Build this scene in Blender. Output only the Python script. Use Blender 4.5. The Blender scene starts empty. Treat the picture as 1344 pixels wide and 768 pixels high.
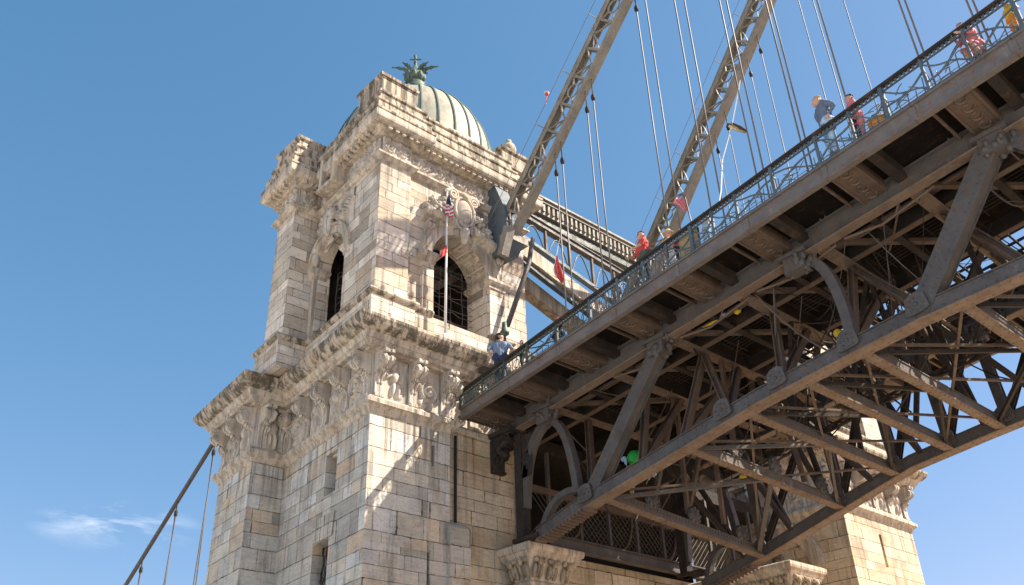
import bpy, bmesh, math, random
from mathutils import Vector as V, Matrix, noise
import numpy as np
random.seed(7)
S = bpy.context.scene
COL = S.collection
R = math.radians

# ------------------------------------------------------------------ camera
CAM = V((0, 0, 1.7))
RT = V((0.66588741, 0.74536938, -0.0319131))
UPV = V((0.39739379, -0.31816587, 0.86072566))
FW = V((-0.63140489, 0.58582845, 0.50806781))
cd = bpy.data.cameras.new('camera'); co = bpy.data.objects.new('camera', cd); COL.objects.link(co)
m3 = Matrix((RT, UPV, -FW)).transposed()
co.matrix_world = Matrix.Translation(CAM) @ m3.to_4x4()
cd.sensor_width = 36; cd.lens = 1184.7 / 1344 * 36; cd.clip_end = 8000; cd.clip_start = 0.1
S.camera = co
S.render.resolution_x = 1024; S.render.resolution_y = 585

# ------------------------------------------------------------------ world, sun
SUN = V((1.0, 1.0, 1.4)).normalized()
w = bpy.data.worlds.new('World'); S.world = w; w.use_nodes = True
nt = w.node_tree; nt.nodes.clear()
sky = nt.nodes.new('ShaderNodeTexSky'); sky.sky_type = 'NISHITA'; sky.sun_disc = False
sky.sun_elevation = math.asin(SUN.z); sky.sun_rotation = math.atan2(SUN.x, SUN.y)
sky.air_density = 1.0; sky.dust_density = 1.0; sky.ozone_density = 2.2; sky.altitude = 0
bg = nt.nodes.new('ShaderNodeBackground'); bg.inputs[1].default_value = 0.108
ow = nt.nodes.new('ShaderNodeOutputWorld')
# thin cirrus: noise on the sky direction, only in a low band
tc = nt.nodes.new('ShaderNodeTexCoord')
mp = nt.nodes.new('ShaderNodeMapping'); mp.inputs['Scale'].default_value = (4, 4, 17)
nz = nt.nodes.new('ShaderNodeTexNoise'); nz.inputs['Scale'].default_value = 2.6; nz.inputs['Detail'].default_value = 9; nz.inputs['Roughness'].default_value = .62; nz.inputs['Distortion'].default_value = .5
CL = nt.nodes.new('ShaderNodeVectorMath'); CL.operation = 'DISTANCE'; CL.inputs[1].default_value = (-.914, .306, .266 * 3.2)
cm = nt.nodes.new('ShaderNodeMapRange'); cm.inputs[1].default_value = .0; cm.inputs[2].default_value = .085; cm.inputs[3].default_value = 1; cm.inputs[4].default_value = 0
cr = nt.nodes.new('ShaderNodeMapRange'); cr.inputs[1].default_value = .46; cr.inputs[2].default_value = .80
mu = nt.nodes.new('ShaderNodeMath'); mu.operation = 'MULTIPLY'
mu2 = nt.nodes.new('ShaderNodeMath'); mu2.operation = 'MULTIPLY'; mu2.inputs[1].default_value = .9
mx = nt.nodes.new('ShaderNodeMixRGB'); mx.inputs[2].default_value = (5.5, 5.6, 5.8, 1)
L = nt.links.new
L(tc.outputs['Generated'], mp.inputs[0]); L(mp.outputs[0], nz.inputs[0]); L(nz.outputs[0], cr.inputs[0])
ms = nt.nodes.new('ShaderNodeVectorMath'); ms.operation = 'MULTIPLY'; ms.inputs[1].default_value = (1, 1, 3.2); L(tc.outputs['Generated'], ms.inputs[0]); L(ms.outputs[0], CL.inputs[0]); L(CL.outputs['Value'], cm.inputs[0])
L(cr.outputs[0], mu.inputs[0]); L(cm.outputs[0], mu.inputs[1]); L(mu.outputs[0], mu2.inputs[0]); L(mu2.outputs[0], mx.inputs[0])
sp = nt.nodes.new('ShaderNodeSeparateColor'); cb = nt.nodes.new('ShaderNodeCombineColor'); L(sky.outputs[0], sp.inputs[0])
for ch, (pw, k) in enumerate(((1.09, .53), (.70, .87), (.70, 1.06))):      # grade of the clear sky: deeper zenith, paler blue horizon
    p1 = nt.nodes.new('ShaderNodeMath'); p1.operation = 'POWER'; p1.inputs[1].default_value = pw
    p2 = nt.nodes.new('ShaderNodeMath'); p2.operation = 'MULTIPLY'; p2.inputs[1].default_value = k
    L(sp.outputs[ch], p1.inputs[0]); L(p1.outputs[0], p2.inputs[0]); L(p2.outputs[0], cb.inputs[ch])
L(cb.outputs[0], mx.inputs[1])
L(mx.outputs[0], bg.inputs[0]); L(bg.outputs[0], ow.inputs[0])
sl = bpy.data.lights.new('sun', 'SUN'); sl.energy = 4.8; sl.angle = R(.55); sl.color = (1, .89, .74)
so = bpy.data.objects.new('sun', sl); COL.objects.link(so)
so.rotation_euler = SUN.to_track_quat('Z', 'Y').to_euler(); so.location = (40, 40, 60)
S.view_settings.view_transform = 'Standard'; S.view_settings.look = 'None'; S.view_settings.gamma = 1
S.view_settings.exposure = 1.33

# ------------------------------------------------------------------ materials
class NB:
    """tiny node builder"""
    def __init__(s, name):
        s.m = bpy.data.materials.new(name); s.m.use_nodes = True
        s.t = s.m.node_tree; s.b = s.t.nodes['Principled BSDF']
    def link(s, a, b): s.t.links.new(a, b)
    def n(s, typ, **kw):
        x = s.t.nodes.new(typ)
        for k, v in kw.items(): setattr(x, k, v)
        return x
    def put(s, inp, v):
        if isinstance(v, bpy.types.NodeSocket): s.link(v, inp)
        else: inp.default_value = v
    def ma(s, op, a, b=0.0, c=None):
        x = s.n('ShaderNodeMath', operation=op); s.put(x.inputs[0], a); s.put(x.inputs[1], b)
        if c is not None: s.put(x.inputs[2], c)
        return x.outputs[0]
    def noise(s, vec, scale, detail=4, rough=.55, dist=0):
        x = s.n('ShaderNodeTexNoise'); s.put(x.inputs['Vector'], vec)
        x.inputs['Scale'].default_value = scale; x.inputs['Detail'].default_value = detail
        x.inputs['Roughness'].default_value = rough; x.inputs['Distortion'].default_value = dist
        return x.outputs[0]
    def vec(s, a, b, c=0.0):
        x = s.n('ShaderNodeCombineXYZ'); s.put(x.inputs[0], a); s.put(x.inputs[1], b); s.put(x.inputs[2], c); return x.outputs[0]
    def scale(s, vec, sc):
        x = s.n('ShaderNodeVectorMath', operation='MULTIPLY'); s.put(x.inputs[0], vec); x.inputs[1].default_value = sc; return x.outputs[0]
    def rng(s, v, a, b, c=0., d=1., smooth=True):
        x = s.n('ShaderNodeMapRange'); x.interpolation_type = 'SMOOTHSTEP' if smooth else 'LINEAR'
        s.put(x.inputs[0], v); x.inputs[1].default_value = a; x.inputs[2].default_value = b; x.inputs[3].default_value = c; x.inputs[4].default_value = d
        return x.outputs[0]
    def mix(s, f, a, b, mode='MIX'):
        x = s.n('ShaderNodeMixRGB', blend_type=mode); s.put(x.inputs[0], f)
        for i, v in ((1, a), (2, b)):
            s.put(x.inputs[i], v if isinstance(v, bpy.types.NodeSocket) else (*v, 1))
        return x.outputs[0]
    def ramp(s, f, stops):
        x = s.n('ShaderNodeValToRGB'); s.put(x.inputs[0], f); e = x.color_ramp.elements
        while len(e) < len(stops): e.new(.5)
        for i, (p, c) in enumerate(stops): e[i].position = p; e[i].color = (*c, 1)
        return x.outputs[0]
    def bump(s, h, strength=.5, dist=.02):
        x = s.n('ShaderNodeBump'); x.inputs['Strength'].default_value = strength; x.inputs['Distance'].default_value = dist
        s.put(x.inputs['Height'], h); s.link(x.outputs[0], s.b.inputs['Normal'])
    def fin(s, col, rough=.8, metal=0., spec=.3):
        s.put(s.b.inputs['Base Color'], col if isinstance(col, bpy.types.NodeSocket) else (*col, 1))
        s.put(s.b.inputs['Roughness'], rough); s.b.inputs['Metallic'].default_value = metal
        s.b.inputs['Specular IOR Level'].default_value = spec
        return s.m
    @property
    def pos(s):
        if not hasattr(s, '_p'): s._p = s.n('ShaderNodeNewGeometry').outputs['Position']
        return s._p
    @property
    def uv(s):
        if not hasattr(s, '_u'): s._u = s.n('ShaderNodeTexCoord').outputs['UV']
        return s._u

def ashlar(name, cols, h=.45, W=1.05, joint=.012, grime=(.05, .045, .04), gr=.35):
    b = NB(name)
    sep = b.n('ShaderNodeSeparateXYZ'); b.link(b.uv, sep.inputs[0])
    wob = b.noise(b.uv, 1.7, 3)
    wob2 = b.noise(b.scale(b.uv, (1, 1, 1)), 9, 2)
    u = b.ma('ADD', sep.outputs[0], b.ma('MULTIPLY', b.ma('SUBTRACT', wob2, .5), .035))
    v = b.ma('ADD', sep.outputs[1], b.ma('MULTIPLY', b.ma('SUBTRACT', wob2, .5), .025))
    v = b.ma('ADD', v, b.ma('MULTIPLY', b.ma('SINE', b.ma('MULTIPLY', v, 2.3)), .26 * h))
    v = b.ma('ADD', v, b.ma('MULTIPLY', b.ma('SUBTRACT', wob, .5), .05))
    vr = b.ma('DIVIDE', v, h); row = b.ma('FLOOR', vr); fv = b.ma('SUBTRACT', vr, row)
    wn = b.n('ShaderNodeTexWhiteNoise', noise_dimensions='1D'); b.link(row, wn.inputs['W'])
    r1 = wn.outputs['Value']
    wid = b.ma('MULTIPLY', b.ma('ADD', .65, b.ma('MULTIPLY', r1, .8)), W)
    uu = b.ma('ADD', b.ma('DIVIDE', u, wid), b.ma('MULTIPLY', r1, 17.3))
    uu = b.ma('ADD', uu, b.ma('MULTIPLY', b.ma('SINE', b.ma('ADD', b.ma('MULTIPLY', uu, 2.1), b.ma('MULTIPLY', row, 1.7))), .27))
    col = b.ma('FLOOR', uu); fu = b.ma('SUBTRACT', uu, col)
    w2 = b.n('ShaderNodeTexWhiteNoise', noise_dimensions='2D'); b.link(b.vec(col, row), w2.inputs['Vector'])
    cell = w2.outputs['Value']
    du = b.ma('MULTIPLY', b.ma('MINIMUM', fu, b.ma('SUBTRACT', 1, fu)), wid)
    dv = b.ma('MULTIPLY', b.ma('MINIMUM', fv, b.ma('SUBTRACT', 1, fv)), h)
    d = b.ma('MINIMUM', du, dv)
    chip = b.noise(b.uv, 5, 4)
    d = b.ma('SUBTRACT', d, b.ma('MULTIPLY', b.rng(chip, .5, .8), .022))
    face = b.rng(d, joint * .35, joint * 1.25)
    c = b.ramp(cell, cols)
    c = b.mix(.55, c, b.ramp(b.noise(b.pos, .9, 5, .6), [(.28, (.5, .5, .52)), (.5, (1, 1, 1)), (.75, (1.22, 1.14, 1.0))]), 'MULTIPLY')
    bed = b.noise(b.scale(b.uv, (.8, 5, 1)), 2.2, 6, .65)
    c = b.mix(.6, c, b.ramp(bed, [(.3, (.66, .63, .6)), (.5, (1, 1, 1)), (.72, (1.15, 1.12, 1.06))]), 'MULTIPLY')
    c = b.mix(.75, c, b.ramp(b.noise(b.pos, 14, 6, .7), [(.25, (.6, .59, .58)), (.5, (1, 1, 1)), (.8, (1.15, 1.15, 1.15))]), 'MULTIPLY')
    streak = b.noise(b.scale(b.pos, (2.2, 2.2, .22)), 1.5, 7, .68)
    c = b.mix(b.ma('MULTIPLY', b.rng(streak, .5, .68), gr), c, grime)
    sz = b.n('ShaderNodeSeparateXYZ'); b.link(b.pos, sz.inputs[0])
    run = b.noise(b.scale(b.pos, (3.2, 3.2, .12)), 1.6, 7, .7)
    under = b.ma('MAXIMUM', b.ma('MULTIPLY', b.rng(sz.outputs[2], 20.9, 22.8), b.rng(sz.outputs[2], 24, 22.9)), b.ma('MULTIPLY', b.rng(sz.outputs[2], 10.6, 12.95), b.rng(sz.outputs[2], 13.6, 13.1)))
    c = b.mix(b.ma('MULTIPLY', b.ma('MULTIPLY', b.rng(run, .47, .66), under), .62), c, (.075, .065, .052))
    stain = b.noise(b.pos, .55, 6, .7, .6)
    c = b.mix(b.ma('MULTIPLY', b.rng(stain, .53, .68), .5), c, (.33, .20, .10))
    pit = b.rng(b.noise(b.pos, 22, 3, .6), .64, .72)
    c = b.mix(b.ma('MULTIPLY', pit, .5), c, (.10, .085, .07))
    jv = b.rng(b.noise(b.uv, 2.3, 4, .6), .35, .62, .25, .95)
    c = b.mix(b.ma('MULTIPLY', b.ma('SUBTRACT', 1, face), jv), c, (.055, .047, .038))
    hgt = b.ma('ADD', b.ma('MULTIPLY', face, 1.0), b.ma('MULTIPLY', b.noise(b.pos, 9, 6, .7), .55))
    hgt = b.ma('ADD', hgt, b.ma('MULTIPLY', cell, .35))
    b.bump(hgt, .75, .03)
    return b.fin(c, .85)

def carved(name, base, dark=.5, moss=0., scale=1.0):
    b = NB(name)
    n1 = b.noise(b.pos, 1.3 * scale, 6, .6)
    c = b.ramp(n1, [(.25, tuple(x * .78 for x in base)), (.5, base), (.78, (base[0] * 1.12, base[1] * 1.05, base[2] * .92))])
    c = b.mix(.6, c, b.ramp(b.noise(b.pos, 11, 6, .7), [(.2, (.66, .65, .63)), (.5, (1, 1, 1)), (.8, (1.15, 1.15, 1.12))]), 'MULTIPLY')
    st = b.noise(b.scale(b.pos, (2.6, 2.6, .2)), 1.5, 8, .7)
    c = b.mix(b.ma('MULTIPLY', b.rng(st, .43, .58), dark), c, (.055, .047, .036))
    rust = b.noise(b.pos, .8, 6, .7, .5)
    c = b.mix(b.ma('MULTIPLY', b.rng(rust, .52, .7), .4), c, (.32, .19, .09))
    if moss:
        mo = b.noise(b.pos, .9, 8, .72, .3)
        c = b.mix(b.ma('MULTIPLY', b.rng(mo, .5, .62), moss), c, (.06, .058, .032))
    # block joints of the moulded courses
    sep = b.n('ShaderNodeSeparateXYZ'); b.link(b.uv, sep.inputs[0])
    jo = b.ma('FRACT', b.ma('MULTIPLY', sep.outputs[0], .74))
    jm = b.rng(b.ma('MINIMUM', jo, b.ma('SUBTRACT', 1, jo)), .004, .014)
    c = b.mix(b.ma('MULTIPLY', b.ma('SUBTRACT', 1, jm), .7), c, (.06, .05, .04))
    b.bump(b.ma('ADD', b.noise(b.pos, 12, 7, .7), b.ma('MULTIPLY', jm, .5)), .4, .015)
    return b.fin(c, .88)

def iron(name, base, rust=.3, rough=.55, pale=.3, spec=.3):
    pale = min(.6, pale * 1.5); rust = min(.7, rust * 1.35)
    b = NB(name)
    c = b.ramp(b.noise(b.pos, 1.9, 6, .65), [(.25, tuple(x * .68 for x in base)), (.5, base), (.8, tuple(x * 1.3 for x in base))])
    ru = b.noise(b.pos, 3.1, 8, .72, .4)
    c = b.mix(b.ma('MULTIPLY', b.rng(ru, .5, .68), rust), c, (.17, .085, .042))
    pl = b.noise(b.scale(b.pos, (1.5, 1.5, .4)), 2.6, 7, .7)
    c = b.mix(b.ma('MULTIPLY', b.rng(pl, .55, .75), pale), c, tuple(min(.6, x * 2.2) for x in base))
    # rivet dots
    sep = b.n('ShaderNodeSeparateXYZ'); b.link(b.uv, sep.inputs[0])
    a = b.ma('SUBTRACT', b.ma('FRACT', b.ma('MULTIPLY', sep.outputs[0], 5.5)), .5)
    e = b.ma('SUBTRACT', b.ma('FRACT', b.ma('MULTIPLY', sep.outputs[1], 5.5)), .5)
    dd = b.ma('SQRT', b.ma('ADD', b.ma('MULTIPLY', a, a), b.ma('MULTIPLY', e, e)))
    rv = b.rng(dd, .13, .2, 1, 0)
    b.bump(b.ma('ADD', b.noise(b.pos, 20, 5, .7), b.ma('MULTIPLY', rv, 1.2)), .45, .015)
    return b.fin(c, b.rng(ru, .3, .7, rough - .12, rough + .2), 0., spec)

def plain(name, col, rough=.7, var=.25, metal=0., scale=8, bump=.2):
    b = NB(name)
    c = b.ramp(b.noise(b.pos, scale, 5, .6), [(.25, tuple(x * (1 - var) for x in col)), (.75, tuple(min(1, x * (1 + var)) for x in col))])
    b.bump(b.noise(b.pos, scale * 3, 4), bump, .01)
    return b.fin(c, rough, metal)

M = {}
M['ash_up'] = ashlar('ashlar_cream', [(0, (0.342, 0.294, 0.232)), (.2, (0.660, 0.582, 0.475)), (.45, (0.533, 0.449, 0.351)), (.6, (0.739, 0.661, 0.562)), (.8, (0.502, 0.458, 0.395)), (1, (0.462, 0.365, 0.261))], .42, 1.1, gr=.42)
M['ash_low'] = ashlar('ashlar_grey', [(0, (0.324, 0.307, 0.262)), (.15, (0.566, 0.534, 0.468)), (.35, (0.482, 0.431, 0.348)), (.5, (0.623, 0.616, 0.586)), (.68, (0.417, 0.389, 0.344)), (.85, (0.630, 0.575, 0.472)), (1, (0.529, 0.411, 0.294))], .52, 1.2, gr=.5)  # same stone as the upper courses, greyer to carry its shade
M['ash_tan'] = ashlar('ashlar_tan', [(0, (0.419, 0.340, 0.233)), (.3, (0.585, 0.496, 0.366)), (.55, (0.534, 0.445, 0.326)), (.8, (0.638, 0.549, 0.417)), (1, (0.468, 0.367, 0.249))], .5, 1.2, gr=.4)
M['mould'] = carved('moulded_stone', (.54, .47, .385), .45)
M['mould_dark'] = carved('weathered_cornice_stone', (.47, .40, .32), .85, .6)
M['relief'] = carved('carved_stone', (.54, .485, .42), .35)
M['relief_dark'] = carved('carved_tan_stone', (.40, .335, .25), .5, .2)
M['iron'] = iron('painted_iron', (.088, .083, .081), .3)
M['iron_dark'] = iron('dark_iron', (.035, .030, .027), .25, .65, .2, .15)
M['iron_warm'] = iron('rusty_iron', (.125, .094, .074), .4, .6, .3, .2)
M['iron_pale'] = iron('pale_chain_iron', (.25, .23, .19), .25, .6, .25)
M['iron_blue'] = iron('blue_grey_iron', (.085, .115, .135), .2, .5, .3)
M['iron_green'] = iron('green_grey_iron', (.05, .068, .06), .25, .5, .25)
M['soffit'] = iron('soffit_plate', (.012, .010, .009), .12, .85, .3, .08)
M['fascia'] = iron('rust_stained_girder', (.145, .13, .122), .5, .6, .35)
M['steel'] = plain('wire_steel', (.15, .14, .13), .5, .12, .4, 2, 0)
M['white_rope'] = plain('white_rope', (.7, .69, .66), .8, .1)
M['inner'] = plain('shade_inner_stone', (.10, .078, .06), .9, .4, 0, 3)  # dark tone stands in for the shade inside the arches
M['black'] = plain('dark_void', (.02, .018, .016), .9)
M['bronze'] = plain('verdigris_bronze', (.075, .11, .09), .55, .5, .2, 6, .5)
b = NB('copper_roof')
c = b.ramp(b.noise(b.pos, .8, 6, .65), [(.3, (.22, .26, .21)), (.5, (.34, .325, .26)), (.72, (.42, .36, .275))])
c = b.mix(b.ma('MULTIPLY', b.rng(b.noise(b.scale(b.pos, (2.4, 2.4, .3)), 1.6, 7, .7), .48, .66), .75), c, (.22, .18, .125))
c = b.mix(b.ma('MULTIPLY', b.rng(b.noise(b.pos, 2.4, 7, .7), .56, .68), .6), c, (.16, .26, .20))
b.bump(b.noise(b.pos, 6, 5), .25, .02); M['copper'] = b.fin(c, .6, .0)
M['seam'] = plain('copper_seam', (.085, .13, .11), .6, .3)
b = NB('bounce_paving')  # kept very pale to reflect fill light onto the shaded tower walls
c = b.ramp(b.noise(b.pos, .08, 8, .6), [(.3, (.53, .50, .45)), (.7, (.61, .575, .52))]); b.bump(b.noise(b.pos, 6, 6), .4, .03); M['ground'] = b.fin(c, .95)
b = NB('river_surface'); b.bump(b.noise(b.pos, .9, 6, .6), .25, .08); M['water'] = b.fin((.10, .10, .085), .2, 0, .5)
b = NB('bounce_bank'); M['earth'] = b.fin(b.ramp(b.noise(b.pos, .3, 8, .6), [(.3, (.33, .25, .17)), (.7, (.41, .32, .225))]), .95)  # warm tan chosen to bounce light onto the bridge underside
M['iron_bounce'] = iron('bounce_toned_iron', (.19, .145, .113), .45, .65, .25, .15)  # lighter, warmer tone paints ground bounce light onto the undersides
M['paving'] = ashlar('paving_slabs', [(0, (.36, .33, .28)), (1, (.46, .42, .36))], .6, .9, gr=.1)
for n_, c_ in dict(red_cloth=(.55, .07, .06), pink_cloth=(.62, .20, .22), blue_cloth=(.16, .21, .29), denim=(.11, .15, .22), navy=(.03, .04, .09), white_cloth=(.72, .70, .67),
                   green_cloth=(.07, .085, .065), yellow=(.72, .50, .04), orange=(.62, .27, .05), tan_cloth=(.50, .38, .20), skin=(.52, .31, .22), skin_b=(.44, .25, .17), hair_brown=(.10, .055, .03),
                   hair_blond=(.42, .29, .14), hair_dark=(.03, .022, .018), black_cloth=(.03, .03, .032), shoe=(.05, .04, .035), straw=(.55, .45, .28), balloon_green=(.03, .42, .07), pale_blue=(.35, .55, .75)).items():
    M[n_] = plain(n_, c_, .75 if n_ != 'balloon_green' else .3, .18, 0, 14, .25)

# ------------------------------------------------------------------ mesh builder
class MB:
    def __init__(s): s.v = []; s.f = []; s.mi = []; s.sm = []
    def add(s, verts, faces, m=0, smooth=False):
        o = len(s.v); s.v += [tuple(x) for x in verts]
        for f in faces: s.f.append([i + o for i in f]); s.mi.append(m); s.sm.append(smooth)
        return s
    def box(s, a, b, m=0):
        (x0, y0, z0), (x1, y1, z1) = a, b
        vs = [(x, y, z) for x in (x0, x1) for y in (y0, y1) for z in (z0, z1)]
        return s.add(vs, [(0, 1, 3, 2), (4, 6, 7, 5), (0, 4, 5, 1), (2, 3, 7, 6), (0, 2, 6, 4), (1, 5, 7, 3)], m)
    def obox(s, c, ax, ay, az, m=0):
        c, ax, ay, az = V(c), V(ax), V(ay), V(az)
        vs = [c + ax * i + ay * j + az * k for i in (-1, 1) for j in (-1, 1) for k in (-1, 1)]
        return s.add(vs, [(0, 1, 3, 2), (4, 6, 7, 5), (0, 4, 5, 1), (2, 3, 7, 6), (0, 2, 6, 4), (1, 5, 7, 3)], m)
    def frame(s, p, q, up):
        d = (V(q) - V(p)); l = d.length; d.normalize()
        up = V(up); sd = d.cross(up)
        if sd.length < 1e-4: sd = d.cross(V((0, 1, .01)))
        sd.normalize(); u = sd.cross(d).normalized()
        return d, sd, u, l
    def beam(s, p, q, w, h, up=(0, 0, 1), m=0):
        d, sd, u, l = s.frame(p, q, up)
        return s.obox((V(p) + V(q)) / 2, d * l / 2, sd * w / 2, u * h / 2, m)
    def ibeam(s, p, q, w, h, t=.035, up=(0, 0, 1), m=0):
        d, sd, u, l = s.frame(p, q, up); c = (V(p) + V(q)) / 2
        s.obox(c, d * l / 2, sd * t / 2, u * (h / 2 - t), m)
        for k in (-1, 1): s.obox(c + u * k * (h - t) / 2, d * l / 2, sd * w / 2, u * t / 2, m)
        return s
    def lattice(s, p, q, w, h, up=(0, 0, 1), t=.03, n=None, m=0, bar=.05):
        """two-flange beam with zig-zag lacing on both webs"""
        d, sd, u, l = s.frame(p, q, up); p = V(p); c = (p + V(q)) / 2
        for k in (-1, 1):
            s.obox(c + u * k * (h - t) / 2, d * l / 2, sd * w / 2, u * t / 2, m)
        n = n or max(2, int(l / h))
        for side in (-1, 1):
            o = sd * side * (w / 2 - .02)
            for i in range(n):
                a = p + d * (l * i / n) + o; b_ = p + d * (l * (i + 1) / n) + o
                k = 1 if i % 2 else -1
                s.beam(a - u * k * (h / 2 - t), b_ + u * k * (h / 2 - t), bar, .02, sd, m)
        return s
    def tube(s, pts, r, n=6, m=0, closed=False):
        pts = [V(p) for p in pts]; k = len(pts); rings = []
        prev = None
        for i, p in enumerate(pts):
            if closed: d = pts[(i + 1) % k] - pts[i - 1]
            else: d = pts[min(i + 1, k - 1)] - pts[max(i - 1, 0)]
            if d.length < 1e-7: d = V((0, 0, 1))
            d.normalize()
            if prev is None:
                a = V((0, 0, 1)) if abs(d.z) < .9 else V((1, 0, 0))
                x = d.cross(a).normalized()
            else:
                x = prev - d * prev.dot(d)
                x = x.normalized() if x.length > 1e-5 else d.cross(V((.3, .5, .8))).normalized()
            prev = x; y = d.cross(x)
            rr = r[i] if isinstance(r, (list, tuple)) else r
            rings.append([p + (x * math.cos(2 * math.pi * j / n) + y * math.sin(2 * math.pi * j / n)) * rr for j in range(n)])
        vs = [v for ring in rings for v in ring]; fs = []
        for i in range(k if closed else k - 1):
            i2 = (i + 1) % k
            for j in range(n):
                fs.append((i * n + j, i * n + (j + 1) % n, i2 * n + (j + 1) % n, i2 * n + j))
        if not closed: fs += [tuple(range(n))[::-1], tuple((k - 1) * n + j for j in range(n))]
        return s.add(vs, fs, m, n > 5)
    def lathe(s, c, prof, n=16, m=0, smooth=True, ax=None):
        c = V(c); X, Y, Z = (V((1, 0, 0)), V((0, 1, 0)), V((0, 0, 1))) if ax is None else ax
        vs = []; fs = []
        for r, z in prof:
            for j in range(n):
                a = 2 * math.pi * j / n
                vs.append(c + X * (r * math.cos(a)) + Y * (r * math.sin(a)) + Z * z)
        for i in range(len(prof) - 1):
            for j in range(n): fs.append((i * n + j, i * n + (j + 1) % n, (i + 1) * n + (j + 1) % n, (i + 1) * n + j))
        fs += [tuple(range(n))[::-1], tuple((len(prof) - 1) * n + j for j in range(n))]
        return s.add(vs, fs, m, smooth)
    def ball(s, c, r, m=0, n=10, k=6, ax=None):
        r = (r, r, r) if not isinstance(r, (tuple, list)) else r
        ax = ax or (V((1, 0, 0)), V((0, 1, 0)), V((0, 0, 1)))
        c = V(c); vs = []; fs = []
        for i in range(k + 1):
            t = math.pi * i / k
            for j in range(n):
                a = 2 * math.pi * j / n
                vs.append(c + ax[0] * (r[0] * math.sin(t) * math.cos(a)) + ax[1] * (r[1] * math.sin(t) * math.sin(a)) + ax[2] * (-r[2] * math.cos(t)))
        for i in range(k):
            for j in range(n): fs.append((i * n + j, i * n + (j + 1) % n, (i + 1) * n + (j + 1) % n, (i + 1) * n + j))
        return s.add(vs, fs, m, True)
    def sweep(s, plan, prof, m=0, closed=True, cap=True):
        rings = [offset(plan, o, closed) for o, z in prof]; n = len(plan)
        vs = [(x, y, z) for ring, (o, z) in zip(rings, prof) for x, y in ring]; fs = []
        k = len(prof)
        for i in range(k - 1):
            for j in range(n if closed else n - 1):
                j2 = (j + 1) % n
                fs.append((i * n + j, i * n + j2, (i + 1) * n + j2, (i + 1) * n + j))
        if cap:
            if closed: fs += [tuple(range(n))[::-1], tuple((k - 1) * n + j for j in range(n))]
            else: fs += [tuple(i * n for i in range(k)), tuple(i * n + n - 1 for i in range(k))[::-1]]
        return s.add(vs, fs, m)
    def prism(s, outline, thick, o, ux, uy, un, m=0):
        """outline [(a,b)] in plane (ux,uy) at o, extruded along un"""
        o, ux, uy, un = V(o), V(ux), V(uy), V(un); n = len(outline)
        a = [o + ux * p + uy * q for p, q in outline]; b_ = [x + un * thick for x in a]
        fs = [tuple(range(n))[::-1], tuple(range(n, 2 * n))] + [(j, (j + 1) % n, n + (j + 1) % n, n + j) for j in range(n)]
        return s.add(a + b_, fs, m)
    def build(s, name, mats, parent=None, recalc=True, bevel=0):
        me = bpy.data.meshes.new(name); me.from_pydata(s.v, [], s.f)
        mats = mats if isinstance(mats, (list, tuple)) else [mats]
        for x in mats: me.materials.append(M[x] if isinstance(x, str) else x)
        me.polygons.foreach_set('material_index', s.mi); me.polygons.foreach_set('use_smooth', s.sm)
        if recalc:
            bm = bmesh.new(); bm.from_mesh(me); bmesh.ops.recalc_face_normals(bm, faces=bm.faces); bm.to_mesh(me); bm.free()
        uvbox(me)
        o = bpy.data.objects.new(name, me); COL.objects.link(o)
        if parent: o.parent = parent; o.matrix_parent_inverse = Matrix.Translation(-parent.location)
        if bevel:
            md = o.modifiers.new('bevel', 'BEVEL'); md.width = bevel; md.segments = 1; md.limit_method = 'ANGLE'
        return o

def uvbox(me):
    ul = me.uv_layers.new(name='UVMap'); d = ul.data
    for p in me.polygons:
        n = p.normal
        if abs(n.z) > .72: ux, uy = V((1, 0, 0)), V((0, 1, 0))
        else:
            t = V((-n.y, n.x, 0)); t.normalize(); ux = t; uy = V((0, 0, 1))
        for li in p.loop_indices:
            c_ = me.vertices[me.loops[li].vertex_index].co
            d[li].uv = (c_.dot(ux), c_.dot(uy))

def offset(plan, o, closed=True):
    n = len(plan); out = []
    for i in range(n):
        p = V(plan[i]).to_2d()
        def nrm(a, b_):
            d = (V(b_).to_2d() - V(a).to_2d()).normalized(); return V((d.y, -d.x))
        ns = []
        if closed or i > 0: ns.append(nrm(plan[i - 1], plan[i]))
        if closed or i < n - 1: ns.append(nrm(plan[i], plan[(i + 1) % n]))
        if len(ns) == 2:
            a, b_ = ns; k = (a + b_); k = k / max(.25, (1 + a.dot(b_)))
        else: k = ns[0]
        out.append((p.x + k.x * o, p.y + k.y * o))
    return out

def tag(o, label=None, cat=None, group=None, kind=None):
    if label: o['label'] = label
    if cat: o['category'] = cat
    if group: o['group'] = group
    if kind: o['kind'] = kind
    return o
def thing(name, loc, label, cat, group=None):
    o = bpy.data.objects.new(name, None); COL.objects.link(o); o.location = loc; o.empty_display_size = .3
    return tag(o, label, cat, group)
def dup(o, parent, delta=(0, 0, 0)):
    c_ = o.copy(); COL.objects.link(c_); c_.parent = parent; c_.location = V(o.location) + V(delta)
    return c_

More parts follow.
